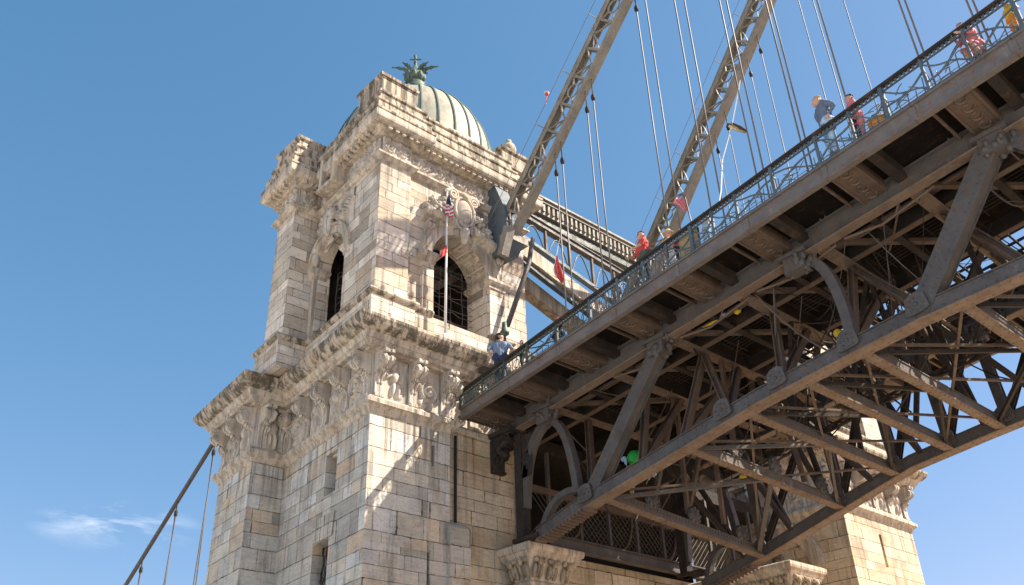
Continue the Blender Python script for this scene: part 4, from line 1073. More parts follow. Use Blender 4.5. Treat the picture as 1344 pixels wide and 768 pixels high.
def railing(y, lab, seed):
    RL = thing('railing', (-7, y, ft(-7)), lab, 'railing')
    xs = [-22.15, -21.0, -19.9, -18.75, -17.4, -15.95, -14.75, -13.75, -12.85, -11.95, -11.2, -10.4, -9.2, -7.85, -6.85, -5.95, -4.9, -3.85, -2.7, -1.5, -.3, .9, 2.1, 3.3, 4.5, 5.7, 6.9, 8.1, XEND]
    mb = MB()
    for a, b_ in zip(xs, xs[1:]):
        mb.beam((a, y, rt(a) - .03), (b_, y, rt(b_) - .03), .13, .075); mb.beam((a, y, rt(a) - .085), (b_, y, rt(b_) - .085), .07, .04)
    mb.build('handrail', 'iron_dark', RL)
    for i, x in enumerate(xs):
        mb = MB(); s_ = .05 if i % 3 else .075
        mb.beam((x, y, ft(x) - .02), (x, y, rt(x) - .06), s_ * 1.5, s_ * 1.3, (1, 0, 0)); mb.box((x - s_, y - s_, ft(x) - .02), (x + s_, y + s_, ft(x) + .08))
        mb.ball((x, y, ft(x) + (rt(x) - ft(x)) * .55), s_ * 1.15, n=6, k=4)
        mb.build('post', 'iron_blue' if x > -17 else 'iron_green', RL)
    for i, (a, b_) in enumerate(zip(xs, xs[1:])):
        panel_mesh(seed + i, -18.5 < a < -13.5 or a < -19.8, a, b_ - a, y).build('panel', 'iron_blue' if a > -17 else 'iron_green', RL)
railing(YN0, 'ornate blue-grey iron railing along the near edge of the footbridge', 100)
railing(YF1, 'ornate iron railing along the far edge of the footbridge', 200)

# ------------------------------------------------------------------ lattice ribs (chains) above the deck
def rib(label, y, w_, pts, dep, mat):
    """pts: underside polyline (x, z); lattice girder of perpendicular depth dep"""
    T = thing('lattice_rib', (pts[0][0], y, pts[0][1]), label, 'girder', None)
    P = [V((x, y, z)) for x, z in pts]; N = []
    for i in range(len(P)):
        d = (P[min(i + 1, len(P) - 1)] - P[max(i - 1, 0)]).normalized(); N.append(V((-d.z, 0, d.x)))
    mb = MB()
    for i in range(len(P) - 1): mb.beam(P[i], P[i + 1], w_, .05, N[i]); mb.beam(P[i] + N[i] * .1, P[i + 1] + N[i + 1] * .1, w_ * .3, .2, N[i])
    for i in range(len(P) - 1):
        for sg in (-1, 1): mb.beam(P[i] + V((0, sg * (w_ / 2 - .015), 0)) + N[i] * .09, P[i + 1] + V((0, sg * (w_ / 2 - .015), 0)) + N[i + 1] * .09, .025, .18, N[i])
    mb.build('bottom_flange', mat, T)
    mb = MB()
    for i in range(len(P) - 1):
        a, b_ = P[i] + N[i] * dep, P[i + 1] + N[i + 1] * dep
        mb.beam(a, b_, w_ + .04, .05, N[i])
        for sg in (-1, 1): mb.beam(a + V((0, sg * (w_ / 2 - .015), 0)) - N[i] * .11, b_ + V((0, sg * (w_ / 2 - .015), 0)) - N[i + 1] * .11, .025, .22, N[i])
    mb.build('top_flange', mat, T)
    # distribute cells
    acc = 0; cells = []
    for i in range(len(P) - 1):
        l = (P[i + 1] - P[i]).length; k = max(1, round(l / 1.05))
        for q in range(k): cells.append((P[i].lerp(P[i + 1], q / k), N[i].lerp(N[i + 1], q / k).normalized(), P[i].lerp(P[i + 1], (q + 1) / k), N[i].lerp(N[i + 1], (q + 1) / k).normalized()))
    for j, (a, na, b_, nb) in enumerate(cells):
        mb = MB()
        for sg in (-1, 1):
            o = V((0, sg * (w_ / 2 - .05), 0))
            mb.beam(a + o + na * .1, a + o + na * (dep - .1), .04, .09, (b_ - a))
            if sg > 0 and j % 3 == 2: continue
            c0, c1, c2, c3 = a + o + na * .2, b_ + o + nb * .2, b_ + o + nb * (dep - .22), a + o + na * (dep - .22)
            if j % 3 == 2:
                cc = (c0 + c2) / 2; ex = (c1 - c0).normalized(); ey = (c3 - c0).normalized(); rr = dep * .24
                mb.tube([cc + ex * rr * math.cos(t) + ey * rr * math.sin(t) for t in [i / 14 * 6.283 for i in range(14)]], .035, 5, closed=True)
                for p in (c0, c1, c2, c3): mb.beam(p, cc + (p - cc).normalized() * rr, .03, .07, (0, 1, 0))
            elif sg < 0:
                mid = (c2 + c3) / 2 if j % 2 else (c0 + c1) / 2; e = (c0, c1) if j % 2 else (c3, c2)
                for p in e:
                    q = (p + mid) / 2 + ((c0 + c2) / 2 - (p + mid) / 2) * .15
                    mb.beam(p, q, .03, .08, (0, 1, 0)); mb.beam(q, mid, .03, .08, (0, 1, 0))
                mb.beam((c0 + c3) / 2, mid, .025, .05, (0, 1, 0))
        mb.beam(a + na * dep * .5 + V((0, -w_ / 2 + .05, 0)), a + na * dep * .5 + V((0, w_ / 2 - .05, 0)), .06, .06, na)
        if j % 2 == 0: mb.tube([a + na * dep + V((0, -w_ / 2, 0)), a + na * (dep + .12) + V((-.05, -w_ / 2 - .3, .1))], .022, 5)
        mb.build('web_panel', mat, T)
    # hand line along the top
    mb = MB(); mb.tube([p + n * (dep + .12) + V((-.05, -w_ / 2 - .3, .1)) for p, n in zip(P, N)], .014, 4); mb.build('hand_line', 'steel', T)
    return T
archpts = lambda x0, z0, s, xs, R_: [(x0, z0), (xs, z0 + s * (xs - x0))] 
def arc_on(x0, z0, x1, z1, n=7):
    s = (z1 - z0) / (x1 - x0); pts = [(x0, z0), (x0 + (x1 - x0) * .33, z0 + (z1 - z0) * .33), (x0 + (x1 - x0) * .66, z0 + (z1 - z0) * .66), (x1, z1)]
    x2 = 3.5   # level crown
    for k in range(1, n + 1):
        t = k / n; x = x1 + (x2 - x1) * t; pts.append((x, z1 + s * (x2 - x1) * (t - t * t / 2)))
    return pts
rib('near iron lattice rib rising from the tower with an open zigzag web', 19.72, .34, arc_on(-21.2, 20.95, -14.0, 28.5), 1.18, 'iron_pale')
rib('farther iron lattice rib rising behind the railing and the people', 28.12, .46, arc_on(-23.0, 20.0, -12.4, 33.2), 1.2, 'iron_pale')

# shoe where the near rib meets the tower
SH = thing('rib_shoe', (-21.8, 19.9, 21), 'dark iron shoe bolting the near lattice rib to the tower front', 'bracket')
mb = MB(); mb.prism([(-22.4, 20.6), (-21.25, 20.5), (-20.95, 20.9), (-21.2, 22.6), (-21.7, 23.9), (-22.4, 24.1)], .7, (0, 19.4, 0), (1, 0, 0), (0, 0, 1), (0, 1, 0)); mb.build('shoe_plate', 'iron_blue', SH)
mb = MB(); mb.beam((-21.15, 19.3, 21.1), (-21.15, 20.35, 21.1), .5, .3); mb.beam((-21.3, 19.35, 20.3), (-20.85, 19.35, 21.4), .3, .35, (0, 1, 0)); mb.build('bearing_block', 'iron_pale', SH)
mb = MB()
for k in range(8): mb.ball((-21.85 + .12 * (k % 2), 19.39, 21.0 + .3 * k), .035, n=6, k=4)
mb.build('bolt', 'iron', SH)

# tie rod with its dark green anchor cap
TR = thing('tie_rod', (-21.7, 19.6, 17), 'slanting grey tie rod from the rib shoe to a green cap on the tower', 'rod')
mb = MB(); mb.tube([(-21.5, 21.2, 22.0), (-21.45, 20.85, 20.6), (-21.6, 19.75, 17.55)], [.09, .1, .1], 8); mb.build('rod', 'iron', TR)
mb = MB(); mb.lathe((-21.62, 19.62, 17.1), [(.05, -1.0), (.05, 0), (.16, .05), (.18, .14), (.12, .24), (.1, .42), (.09, .55)], 12); mb.build('anchor_cap', 'bronze', TR)

# ------------------------------------------------------------------ portal beams
PB = thing('portal_frame', (-23, 29, 21), 'portal frame of sloping beams joining the two towers above the deck', 'beam')
X0 = -23.0; Y0, Y1 = 21.5, 36.6
mb = MB(); mb.box((X0 - .5, Y0, 25.0), (X0 + .0, Y1, 25.55)); mb.box((X0 - .6, Y0, 25.55), (X0 + .14, Y1, 25.7)); mb.box((X0 - .65, Y0, 25.7), (X0 + .22, Y1, 25.8))
for k in range(52): mb.box((X0, Y0 + .1 + k * .29, 25.12), (X0 + .1, Y0 + .22 + k * .29, 25.54))
mb.build('top_beam', 'iron_pale', PB)
mb = MB(); mb.box((X0 - .45, Y0, 24.55), (X0 - .12, Y1, 25.0)); mb.build('shadow_beam', 'iron_green', PB)
sb = lambda za, zb, x0, x1, y0, y1, h: [(x, y, (za + (zb - za) * (y - Y0) / (Y1 - Y0)) + q) for x in (x0, x1) for y in (y0, y1) for q in (0, h)]
mb = MB(); mb.add(sb(24.35, 22.9, X0 - .2, X0 + .1, Y0, Y1, .22), BF); mb.add(sb(24.57, 23.12, X0 - .25, X0 + .16, Y0, Y1, .04), BF); mb.build('middle_rail', 'iron', PB)
mb = MB(); mb.add(sb(23.2, 20.0, X0 - .1, X0 + .15, Y0, Y1, .16), BF); mb.build('blue_rail', 'iron_blue', PB)
mb = MB(); mb.add(sb(22.3, 18.2, X0 - .35, X0 + .12, Y0, Y1, .72), BF); mb.add(sb(22.24, 18.14, X0 - .4, X0 + .2, Y0, Y1, .06), BF); mb.build('lower_beam', 'mould', PB)
mb = MB(); mb.add(sb(22.02, 17.3, X0 - .1, X0 + .1, Y0, Y0 + 5.2, .14), BF); mb.build('blue_rail', 'iron_blue', PB)
mb = MB(); mb.add(sb(21.3, 16.6, X0 - .9, X0 - .4, Y0, Y1, .7), BF); mb.build('under_beam', 'relief_dark', PB)
for k in range(10):
    y = Y0 + .5 + k * 1.45; zt = 24.35 - .099 * (y - Y0); zb = 23.3 - .212 * (y - Y0)
    mb = MB(); mb.beam((X0, y, zb), (X0, y, zt), .1, .12, (1, 0, 0)); mb.build('post', 'iron_warm', PB)
    mb = MB(); mb.tube([(X0, y + .1 + 1.2 * t, zb + (zt - zb) * (math.sin(t * 3.14) * .8)) for t in [i / 8 for i in range(9)]], .035, 5); mb.build('arch_rod', 'iron_blue', PB)

# ------------------------------------------------------------------ hangers
def rib_z(x, near=True):
    pts = arc_on(-21.2, 20.95, -14.0, 28.5) if near else arc_on(-23.0, 20.0, -12.4, 33.2)
    for (a, za), (b_, zb) in zip(pts, pts[1:]):
        if a <= x <= b_: return za + (zb - za) * (x - a) / (b_ - a)
    return pts[-1][1]
hang = [(-18.55, 1), (-18.2, 1), (-16.75, 1), (-16.4, 1), (-13.9, 1), (-13.45, 1), (-12.25, 1), (-11.85, 1), (-10.55, 1), (-10.3, 1), (-9.0, 1), (-8.85, 1), (-7.45, 1), (-5.35, 1), (-5.2, 1), (-3.85, 1), (-3.72, 1),
        (-16.6, 0), (-15.9, 0), (-14.3, 0), (-13.6, 0), (-11.4, 0), (-10.8, 0), (-9.6, 0)]
nth = ['first', 'second', 'third', 'fourth', 'fifth', 'sixth', 'seventh', 'eighth', 'ninth', 'tenth', 'eleventh', 'twelfth', 'thirteenth', 'fourteenth', 'fifteenth', 'sixteenth', 'seventeenth']
cn = {1: 0, 0: 0}
for x, nr in hang:
    y = 19.72 if nr else 28.12; zt = rib_z(x, nr) - .02; zb = zf(x) + .3
    T = thing('hanger_cable', (x, y, zb), '%s grey wire hanger from the tower on the %s lattice rib' % (nth[cn[nr]], 'near' if nr else 'farther'), 'cable', 'hangers of the %s rib' % ('near' if nr else 'farther')); cn[nr] += 1
    mb = MB(); r = .026 if nr else .022; mb.tube([(x, y, zb), (x, y, zt - .9)], r, 6); mb.build('wire', 'steel', T)
    mb = MB(); mb.tube([(x, y, zt - 1.0), (x, y, zt)], [.03, .02], 5); mb.lathe((x, y, zt - 1.1), [(.02, 0), (.075, .06), (.085, .2), (.06, .3), (.03, .36)], 8); mb.build('socket', 'iron_dark', T)

# back-stay on the far side of the tower
BS = thing('backstay_cable', (-31, 17, 23), 'thick dark backstay cable slanting down to the left behind the tower', 'cable')
bz = lambda x: 17.86 + .619 * (x + 39.92)
mb = MB(); mb.tube([(-28.2, 17, bz(-28.2)), (-40, 17, bz(-40)), (-48, 17, bz(-48)), (-68, 17, .3)], .11, 8); mb.build('main_cable', 'iron', BS)
BSX = [(-39.6, 'upper'), (-43.0, 'middle'), (-46.3, 'lower'), (-50, 'lowest')]
for x, nm in BSX:
    T = thing('hanger_cable', (x, 17, 0), 'thin double wire hanger dropping from the %s clamp of the dark backstay' % nm, 'cable', 'hangers of the backstay')
    mb = MB(); mb.lathe((x, 17, bz(x) - .85), [(.03, 0), (.09, .1), (.09, .3), (.03, .4), (.03, .85)], 8); mb.build('socket', 'iron_dark', T)
    for dx in (-.12, .12):
        mb = MB(); mb.tube([(x + dx * .4, 17, bz(x) - .7), (x + dx, 17 - dx * 2, 0)], .03, 5); mb.build('wire', 'pale_wire' if False else 'steel', T)

# ------------------------------------------------------------------ people
def make_body(caps, s, voxel, mats):
    """caps: (p, q, r0, r1, material key) in metres for a 1.75 m figure -> one continuous remeshed body"""
    mb = MB()
    caps[:] = [(p, q, r0 * (1.24 if k in ('shirt', 'trouser', 'sleeve') else 1.08), r1 * (1.24 if k in ('shirt', 'trouser', 'sleeve') else 1.08), k) for p, q, r0, r1, k in caps]
    for p, q, r0, r1, k in caps:
        p, q = V(p), V(q); d = q - p; n = 10
        mb.ball(p, r0, n=12, k=8)
        if d.length > 1e-4:
            mb.ball(q, r1, n=12, k=8); mb.tube([p.lerp(q, i / 4) for i in range(5)], [r0 + (r1 - r0) * i / 4 for i in range(5)], 12)
    me = bpy.data.meshes.new('tmp'); me.from_pydata(mb.v, [], mb.f)
    ob = bpy.data.objects.new('tmp', me); COL.objects.link(ob)
    rm = ob.modifiers.new('r', 'REMESH'); rm.mode = 'VOXEL'; rm.voxel_size = voxel; rm.use_smooth_shade = True
    sm = ob.modifiers.new('s', 'SMOOTH'); sm.factor = .5; sm.iterations = 3
    dg = bpy.context.evaluated_depsgraph_get(); out = bpy.data.meshes.new_from_object(ob.evaluated_get(dg))
    bpy.data.objects.remove(ob)
    n = len(out.vertices); cov = np.zeros(n * 3); out.vertices.foreach_get('co', cov); cov = cov.reshape(-1, 3)
    keys = list(dict.fromkeys(c_[4] for c_ in caps)); best = np.full(n, 1e9); idx = np.zeros(n, int)
    for p, q, r0, r1, k in caps:
        p, q = np.array(p, float), np.array(q, float); d = q - p; L2 = max(1e-9, d @ d)
        t = np.clip(((cov - p) @ d) / L2, 0, 1); dist = np.linalg.norm(cov - p - t[:, None] * d, axis=1) - (r0 + (r1 - r0) * t)
        up = dist < best - .0005; best[up] = dist[up]; idx[up] = keys.index(k)
    out.materials.clear()
    for k in keys: out.materials.append(M[mats.get(k, k)])
    nv = np.zeros(n * 3); out.vertices.foreach_get('normal', nv); nv = nv.reshape(-1, 3)
    for i in range(n):                       # folds in the cloth
        if keys[idx[i]] in ('shirt', 'trouser', 'sleeve'):
            p_ = V(cov[i]); f_ = noise.noise(V((p_.x * 9, p_.y * 9, p_.z * 5))) + .5 * noise.noise(p_ * 19)
            cov[i] += nv[i] * f_ * .02
    out.vertices.foreach_set('co', cov.ravel())
    mi = np.zeros(len(out.polygons), int)
    for i, p in enumerate(out.polygons): mi[i] = np.bincount([idx[v] for v in p.vertices]).argmax()
    out.polygons.foreach_set('material_index', mi); out.polygons.foreach_set('use_smooth', [True] * len(out.polygons))
    return out

def person(loc, heading, H, mats, label, arms='side', legs='stand', lean=0., hair='short', voxel=.012, extras=(), look=0., wide=1.):
    s = H / 1.75; caps = []
    A = caps.append
    hz = .93 if legs == 'stand' else .30 if legs == 'sit' else .55
    dz = hz - .93; fx = lean     # forward shift of the chest
    B = lambda x, y, z: (x + fx * max(0, (z - .93)) / .5, y, z + dz - abs(fx) * max(0, (z - .93)) * .35)
    A((B(0, -.06, .95), B(0, .06, .95), .135, .135, 'trouser')); A((B(0, 0, .98), B(.0, 0, 1.1), .14, .13, 'shirt'))
    A((B(0, -.05, 1.12), B(.0, -.09, 1.33), .115, .12, 'shirt')); A((B(0, .05, 1.12), B(.0, .09, 1.33), .115, .12, 'shirt'))
    A((B(.01, -.15, 1.41), B(.01, .15, 1.41), .065, .065, 'shirt')); A((B(0, 0, 1.0), B(0, 0, 1.38), .12, .11, 'shirt'))
    A((B(0, 0, 1.42), B(.015, 0, 1.54), .055, .05, 'skin'))
    c_, s_ = math.cos(look), math.sin(look)
    Hd = lambda x, y, z: (lambda b_: (b_[0] + x * c_ - y * s_, b_[1] + x * s_ + y * c_, b_[2] + z))(B(.02, 0, 1.63))
    A((Hd(-.015, 0, .03), Hd(.01, 0, .02), .092, .088, 'skin')); A((Hd(.02, 0, -.05), Hd(.045, 0, -.075), .062, .046, 'skin'))
    A((Hd(.085, 0, .005), Hd(.108, 0, -.03), .013, .018, 'skin')); A((Hd(.085, -.018, -.063), Hd(.085, .018, -.063), .011, .011, 'lip'))
    for sg in (-1, 1):
        A((Hd(-.005, sg * .088, .005), Hd(-.012, sg * .09, -.025), .02, .014, 'skin')); A((Hd(.083, sg * .034, .014), Hd(.084, sg * .036, .014), .012, .012, 'eye'))
        A((Hd(.082, sg * .02, .04), Hd(.076, sg * .05, .038), .008, .007, 'hair'))
        if arms == 'rail': el, ha = (.14, sg * .29, 1.14), (.34, sg * .22, 1.05)
        elif arms == 'hips': el, ha = (-.12, sg * .33, 1.17), (.02, sg * .24, 1.0)
        elif arms == 'fwd': el, ha = (.16, sg * .24, 1.2), (.38, sg * .12, 1.28)
        else: el, ha = (-.03, sg * .27, 1.13), (.05, sg * .29, .88)
        sh = B(.01, sg * .19, 1.405); el = B(*el); ha = B(*ha); mid = tuple((a * .45 + b_ * .55) for a, b_ in zip(sh, el))
        A((sh, mid, .062, .056, 'shirt')); A((mid, el, .05, .042, 'sleeve')); A((el, tuple(V(el).lerp(V(ha), .4)), .042, .04, 'sleeve2')); A((tuple(V(el).lerp(V(ha), .4)), ha, .038, .027, 'sleeve2'))
        d = (V(ha) - V(el)).normalized(); pal = V(ha) + d * .07; A((ha, tuple(pal), .028, .036, 'skin'))
        side = V((0, 1, 0)).cross(d).normalized(); bend = V((0, -sg * .35, 0))
        for k in range(4):
            o = side * ((k - 1.5) * .021); l = (.055, .065, .06, .045)[k]; f0 = pal + o; f1 = f0 + d * l * .6 + bend * .02; f2 = f1 + (d * .7 + bend).normalized() * l * .6
            A((tuple(f0), tuple(f1), .011, .010, 'skin')); A((tuple(f1), tuple(f2), .010, .008, 'skin'))
        t0 = V(ha) + d * .025 + side * .03; t1 = t0 + (d * .5 + side * .8).normalized() * .045; A((tuple(t0), tuple(t1), .013, .012, 'skin')); A((tuple(t1), tuple(t1 + d * .03), .012, .009, 'skin'))
        if legs == 'stand':
            hp, kn, an = (0, sg * .085, .9), (.03, sg * .1, .49), (-.01, sg * .11, .09)
        elif legs == 'sit':
            hp, kn, an = (0, sg * .09, .24), (.36, sg * .16, .42), (.55, sg * .14, .07)
        else:
            hp, kn, an = (0, sg * .09, .52), (.34, sg * .15, .5), (.08, sg * .14, .09)
        A((hp, kn, .092, .062, 'trouser')); A((kn, tuple(V(kn).lerp(V(an), .35)), .06, .06, 'shin')); A((tuple(V(kn).lerp(V(an), .35)), an, .06, .045, 'shin'))
        A((an, (an[0] - .03, an[1], .045), .042, .042, 'shoe')); A(((an[0], an[1], .045), (an[0] + .15, an[1] + sg * .02, .035), .045, .034, 'shoe'))
    mm = dict(lip='pink_cloth', eye='black_cloth', hair='hair_brown', sleeve='shirt', sleeve2='skin', shin='trouser', shoe='shoe', skin='skin'); mm.update(mats)
    for k in list(mm):
        while mm[k] in mm and mm[k] != k and mm[k] not in M: mm[k] = mm[mm[k]]
    T = thing('person', loc, label, 'person')
    X4 = Matrix.Translation(V(loc)) @ Matrix.Rotation(heading, 4, 'Z') @ Matrix.Scale(s, 4) @ Matrix.Diagonal((1, wide, 1, 1))
    me = make_body(caps, s, voxel, mm); me.name = 'body'; me.transform(X4)
    o = bpy.data.objects.new('body', me); COL.objects.link(o); o.parent = T; o.matrix_parent_inverse = Matrix.Translation(-T.location)
    def child(name, mb, mat):
        q = mb.build(name, M[mat], T); q.data.transform(X4); return q
    rg = random.Random(int(H * 1000))
    if hair:
        mb = MB(); mb.ball(Hd(-.022, 0, .058), (.098, .092, .082), n=16, k=10); mb.ball(Hd(-.055, 0, .0), (.066, .084, .088), n=14, k=8)
        for k in range(34):
            a = rg.uniform(0, 6.283); e = rg.uniform(.1, 1.3); x, y, z = math.cos(a) * math.cos(e), math.sin(a) * math.cos(e), math.sin(e)
            if x > .6 and z < .5: continue
            mb.ball(Hd(-.02 + .09 * x, .088 * y, .06 + .075 * z), rg.uniform(.018, .03), n=7, k=4)
        if hair in ('tied', 'long'):
            mb.ball(Hd(-.115, 0, .02), (.05, .05, .05), n=10, k=6); mb.tube([Hd(-.12, 0, .01), Hd(-.15, 0, -.06), Hd(-.14, 0, -.15), Hd(-.12, .01, -.22)], [.04, .045, .035, .012], 8)
        child('hair', mb, mm['hair'])
    for e in extras:
        mb = MB()
        if e == 'sunglasses':
            for sg in (-1, 1): mb.ball(Hd(.088, sg * .034, .014), (.016, .03, .022), n=10, k=6); mb.tube([Hd(.08, sg * .062, .018), Hd(0, sg * .095, .02)], .005, 4)
            mb.tube([Hd(.098, -.02, .018), Hd(.098, .02, .018)], .005, 4); child(e, mb, 'black_cloth')
        elif e[0] == 'hat':
            mb.lathe(V(Hd(-.01, 0, .06)), [(.17, -.01), (.175, .0), (.11, .02), (.105, .06), (.09, .1), (.03, .115)], 18); child('hat', mb, e[1])
        elif e[0] == 'cap':
            mb.ball(Hd(-.01, 0, .06), (.108, .1, .085), n=14, k=8); mb.ball(Hd(.11, 0, .06), (.08, .075, .012), n=12, k=4); child('cap', mb, e[1])
        elif e[0] == 'skirt':
            b0 = V(B(0, 0, 1.0)); mb.lathe(b0, [(.15, .05), (.17, -.05), (.2, -.2), (.25, -.4), (.24, -.4)], 18); child('skirt', mb, e[1])
        elif e[0] == 'collar':
            mb.tube([V(B(0, 0, 1.47)) + V((.07 * math.cos(t), .075 * math.sin(t), .012 * math.cos(t))) for t in [i / 14 * 6.283 for i in range(14)]], .018, 6, closed=True); child('collar', mb, e[1])
        elif e[0] == 'jacket_tail':
            b0 = V(B(0, 0, .97)); mb.lathe(b0, [(.15, .12), (.165, .0), (.172, -.12), (.165, -.125)], 18); child('jacket_hem', mb, e[1])
        elif e[0] == 'pack':
            mb.ball(B(-.2, 0, 1.22), (.1, .14, .2), n=12, k=8); mb.ball(B(-.27, 0, 1.14), (.06, .1, .1), n=10, k=6)
            for sg in (-1, 1): mb.tube([B(-.12, sg * .1, 1.4), B(.03, sg * .12, 1.47), B(.13, sg * .11, 1.3), B(.08, sg * .13, 1.08), B(-.12, sg * .12, 1.08)], .02, 5)
            child('backpack', mb, e[1])
    return T
toL = math.atan2(-.75, -.66)     # facing left in the photograph
person((-13.9, 18.28, fl(-13.9)), toL + .15, 1.88, dict(shirt='red_cloth', trouser='green_cloth', hair='hair_brown'), 'man in a red t-shirt, sunglasses and dark trousers standing at the railing', 'rail', look=.1, wide=1.18, voxel=.009, extras=('sunglasses', ('collar', 'red_cloth')))
person((-7.55, 18.3, fl(-7.55)), toL - .1, 2.03, dict(shirt='denim', sleeve2='denim', trouser='pale_blue', hair='hair_blond'), 'woman with tied fair hair and a blue denim jacket walking left behind the railing', 'hips', hair='tied', wide=1.22, voxel=.009, lean=.06, extras=(('jacket_tail', 'denim'), ('collar', 'white_cloth')))
person((-20.42, 18.3, fl(-20.42)), math.atan2(.7, -.7), 1.96, dict(shirt='blue_cloth', sleeve2='skin', trouser='navy', hair='hair_dark'), 'man in a blue-grey shirt with dark hair at the tower end of the railing', 'hips', look=-1.0, wide=1.1, voxel=.009, extras=(('collar', 'blue_cloth'),))
person((-13.25, 18.75, fl(-13.3)), toL + .9, 1.72, dict(shirt='tan_cloth', trouser='white_cloth', hair='hair_blond'), 'person in a straw hat and tan top beside the man in red', 'side', hair='long', voxel=.013, extras=(('hat', 'straw'),))
person((-12.68, 18.3, fl(-12.7)), toL, 1.02, dict(shirt='red_cloth', trouser='black_cloth', hair='hair_blond'), 'small child in a bright red top between the straw hat and the yellow board', 'rail', voxel=.017, extras=(('pack', 'white_cloth'),))
person((-11.62, 18.32, fl(-11.6)), toL + .4, 1.10, dict(shirt='white_cloth', trouser='pale_blue', hair='hair_blond', sleeve2='pink_cloth'), 'child in white and pale blue with a pink bag at the railing', 'side', voxel=.017, extras=(('pack', 'pink_cloth'),))
person((-6.72, 18.34, fl(-6.7)), toL - .4, 1.05, dict(shirt='pink_cloth', trouser='pink_cloth', hair='hair_brown', sleeve2='pink_cloth'), 'child dressed all in pink following the woman in denim', 'rail', voxel=.017)
person((-6.95, 18.62, fl(-6.95)), toL - .2, 1.78, dict(shirt='pink_cloth', trouser='navy', hair='hair_dark', sleeve2='pink_cloth'), 'person in a pink top half hidden behind the woman in denim', 'side', voxel=.014)
person((-3.75, 18.42, fl(-3.75)), toL + .2, 1.55, dict(shirt='pink_cloth', trouser='pink_cloth', hair='hair_brown', sleeve2='pink_cloth', shin='skin'), 'crouching person in a pink dress near the right edge of the bridge', 'fwd', 'crouch', lean=.2, voxel=.014, extras=(('skirt', 'pink_cloth'),))
person((-2.9, 18.4, fl(-2.9)), toL, 1.1, dict(shirt='yellow', trouser='orange', hair='hair_dark', sleeve2='yellow'), 'child in a yellow top at the extreme right end of the railing', 'side', voxel=.017)
person((-19.35, 18.3, fl(-19.35)), toL, 1.12, dict(shirt='green_cloth', trouser='black_cloth', hair='hair_dark', sleeve2='green_cloth'), 'child in dark green beside the man in blue', 'rail', voxel=.017)
person((-17.55, 18.32, fl(-17.5)), toL + .2, 1.3, dict(shirt='black_cloth', trouser='navy', hair='hair_dark', sleeve2='white_cloth'), 'crouching child with a pink cap looking through the railing', 'fwd', 'crouch', voxel=.015, extras=(('cap', 'pink_cloth'),))

# things on the walkway
def simple(name, label, cat, mb, mat, group=None): return tag(mb.build(name, mat), label, cat, group)
T = thing('display_board', (-12.2, 18.25, fl(-12.2)), 'tan yellow board leaning behind the railing bars', 'board')
z = fl(-12.2); mb = MB(); mb.obox((-12.2, 18.2, z + .40), (.33, 0, .037), (0, .02, 0), (0, .02, .33)); mb.build('panel', 'tan_cloth', T)
mb = MB()
for k in (-1, 1): mb.beam((-12.2 + k * .34, 18.22, z), (-12.2 + k * .34, 18.24, z + .76), .04, .04, (1, 0, 0))
mb.build('frame', 'iron_dark', T)
T = thing('shoulder_bag', (-6.3, 18.22, fl(-6.3)), 'orange bag standing on the walkway behind the railing', 'bag')
z = fl(-6.3); mb = MB(); mb.ball((-6.3, 18.22, z + .17), (.27, .12, .17), n=14, k=8); mb.box((-6.52, 18.12, z + .02), (-6.08, 18.32, z + .22)); mb.build('body', 'orange', T)
mb = MB(); mb.tube([(-6.45, 18.22, z + .25), (-6.4, 18.22, z + .42), (-6.2, 18.22, z + .42), (-6.15, 18.22, z + .25)], .015, 5); mb.build('handle', 'hair_brown', T)

# flagpole
FP = thing('flagpole', (-21.45, 16.73, 15.9), 'slim white flagpole standing on the tower cornice in front of the arch', 'flagpole')
mb = MB(); mb.tube([(-21.45, 16.73, 15.85), (-21.45, 16.79, 22.2)], [.05, .03], 8); mb.lathe((-21.45, 16.73, 15.85), [(.12, 0), (.12, .06), (.07, .12), (.06, .3)], 10); mb.build('pole', 'white_rope', FP)
mb = MB(); mb.ball((-21.45, 16.79, 22.27), .08, n=10, k=6); mb.build('finial', 'white_cloth', FP)
def cloth(mb, o, rows, un, uw, mi):
    """limp cloth: rows of (drop, half width, sideways shift)"""
    o, un, uw = V(o), V(un), V(uw); n = 14; vs = []; fs = []; mm = []
    for d_, hw, sh in rows:
        for i in range(n + 1):
            t = i / n * 2 - 1; w_ = math.sin(t * 7 + d_ * 3) * .05 * min(1, hw * 5)
            vs.append(o + uw * (t * hw + sh) + un * w_ + V((0, 0, -d_ - .03 * math.sin(t * 5))))
    k0 = len(mb.f)
    k = len(rows)
    base = len(mb.v); off = un * .012
    mb.v += [tuple(v) for v in vs] + [tuple(v - off) for v in vs]
    N = len(vs)
    for j in range(k - 1):
        for i in range(n):
            a = j * (n + 1) + i; q = (a, a + 1, a + n + 2, a + n + 1)
            for f in (q, tuple(x + N for x in q[::-1])): mb.f.append([x + base for x in f]); mb.mi.append(mi(j, i)); mb.sm.append(True)
    rim = [i for i in range(n + 1)] + [(j + 1) * (n + 1) - 1 for j in range(1, k)] + [(k - 1) * (n + 1) + i for i in range(n - 1, -1, -1)] + [j * (n + 1) for j in range(k - 2, 0, -1)]
    for a, b_ in zip(rim, rim[1:] + rim[:1]): mb.f.append([a + base, b_ + base, b_ + base + N, a + base + N]); mb.mi.append(mi(0, 0)); mb.sm.append(False)
T = thing('flag', (-21.45, 16.8, 21.9), 'limp striped flag with a dark blue upper corner hanging from the white flagpole', 'flag')
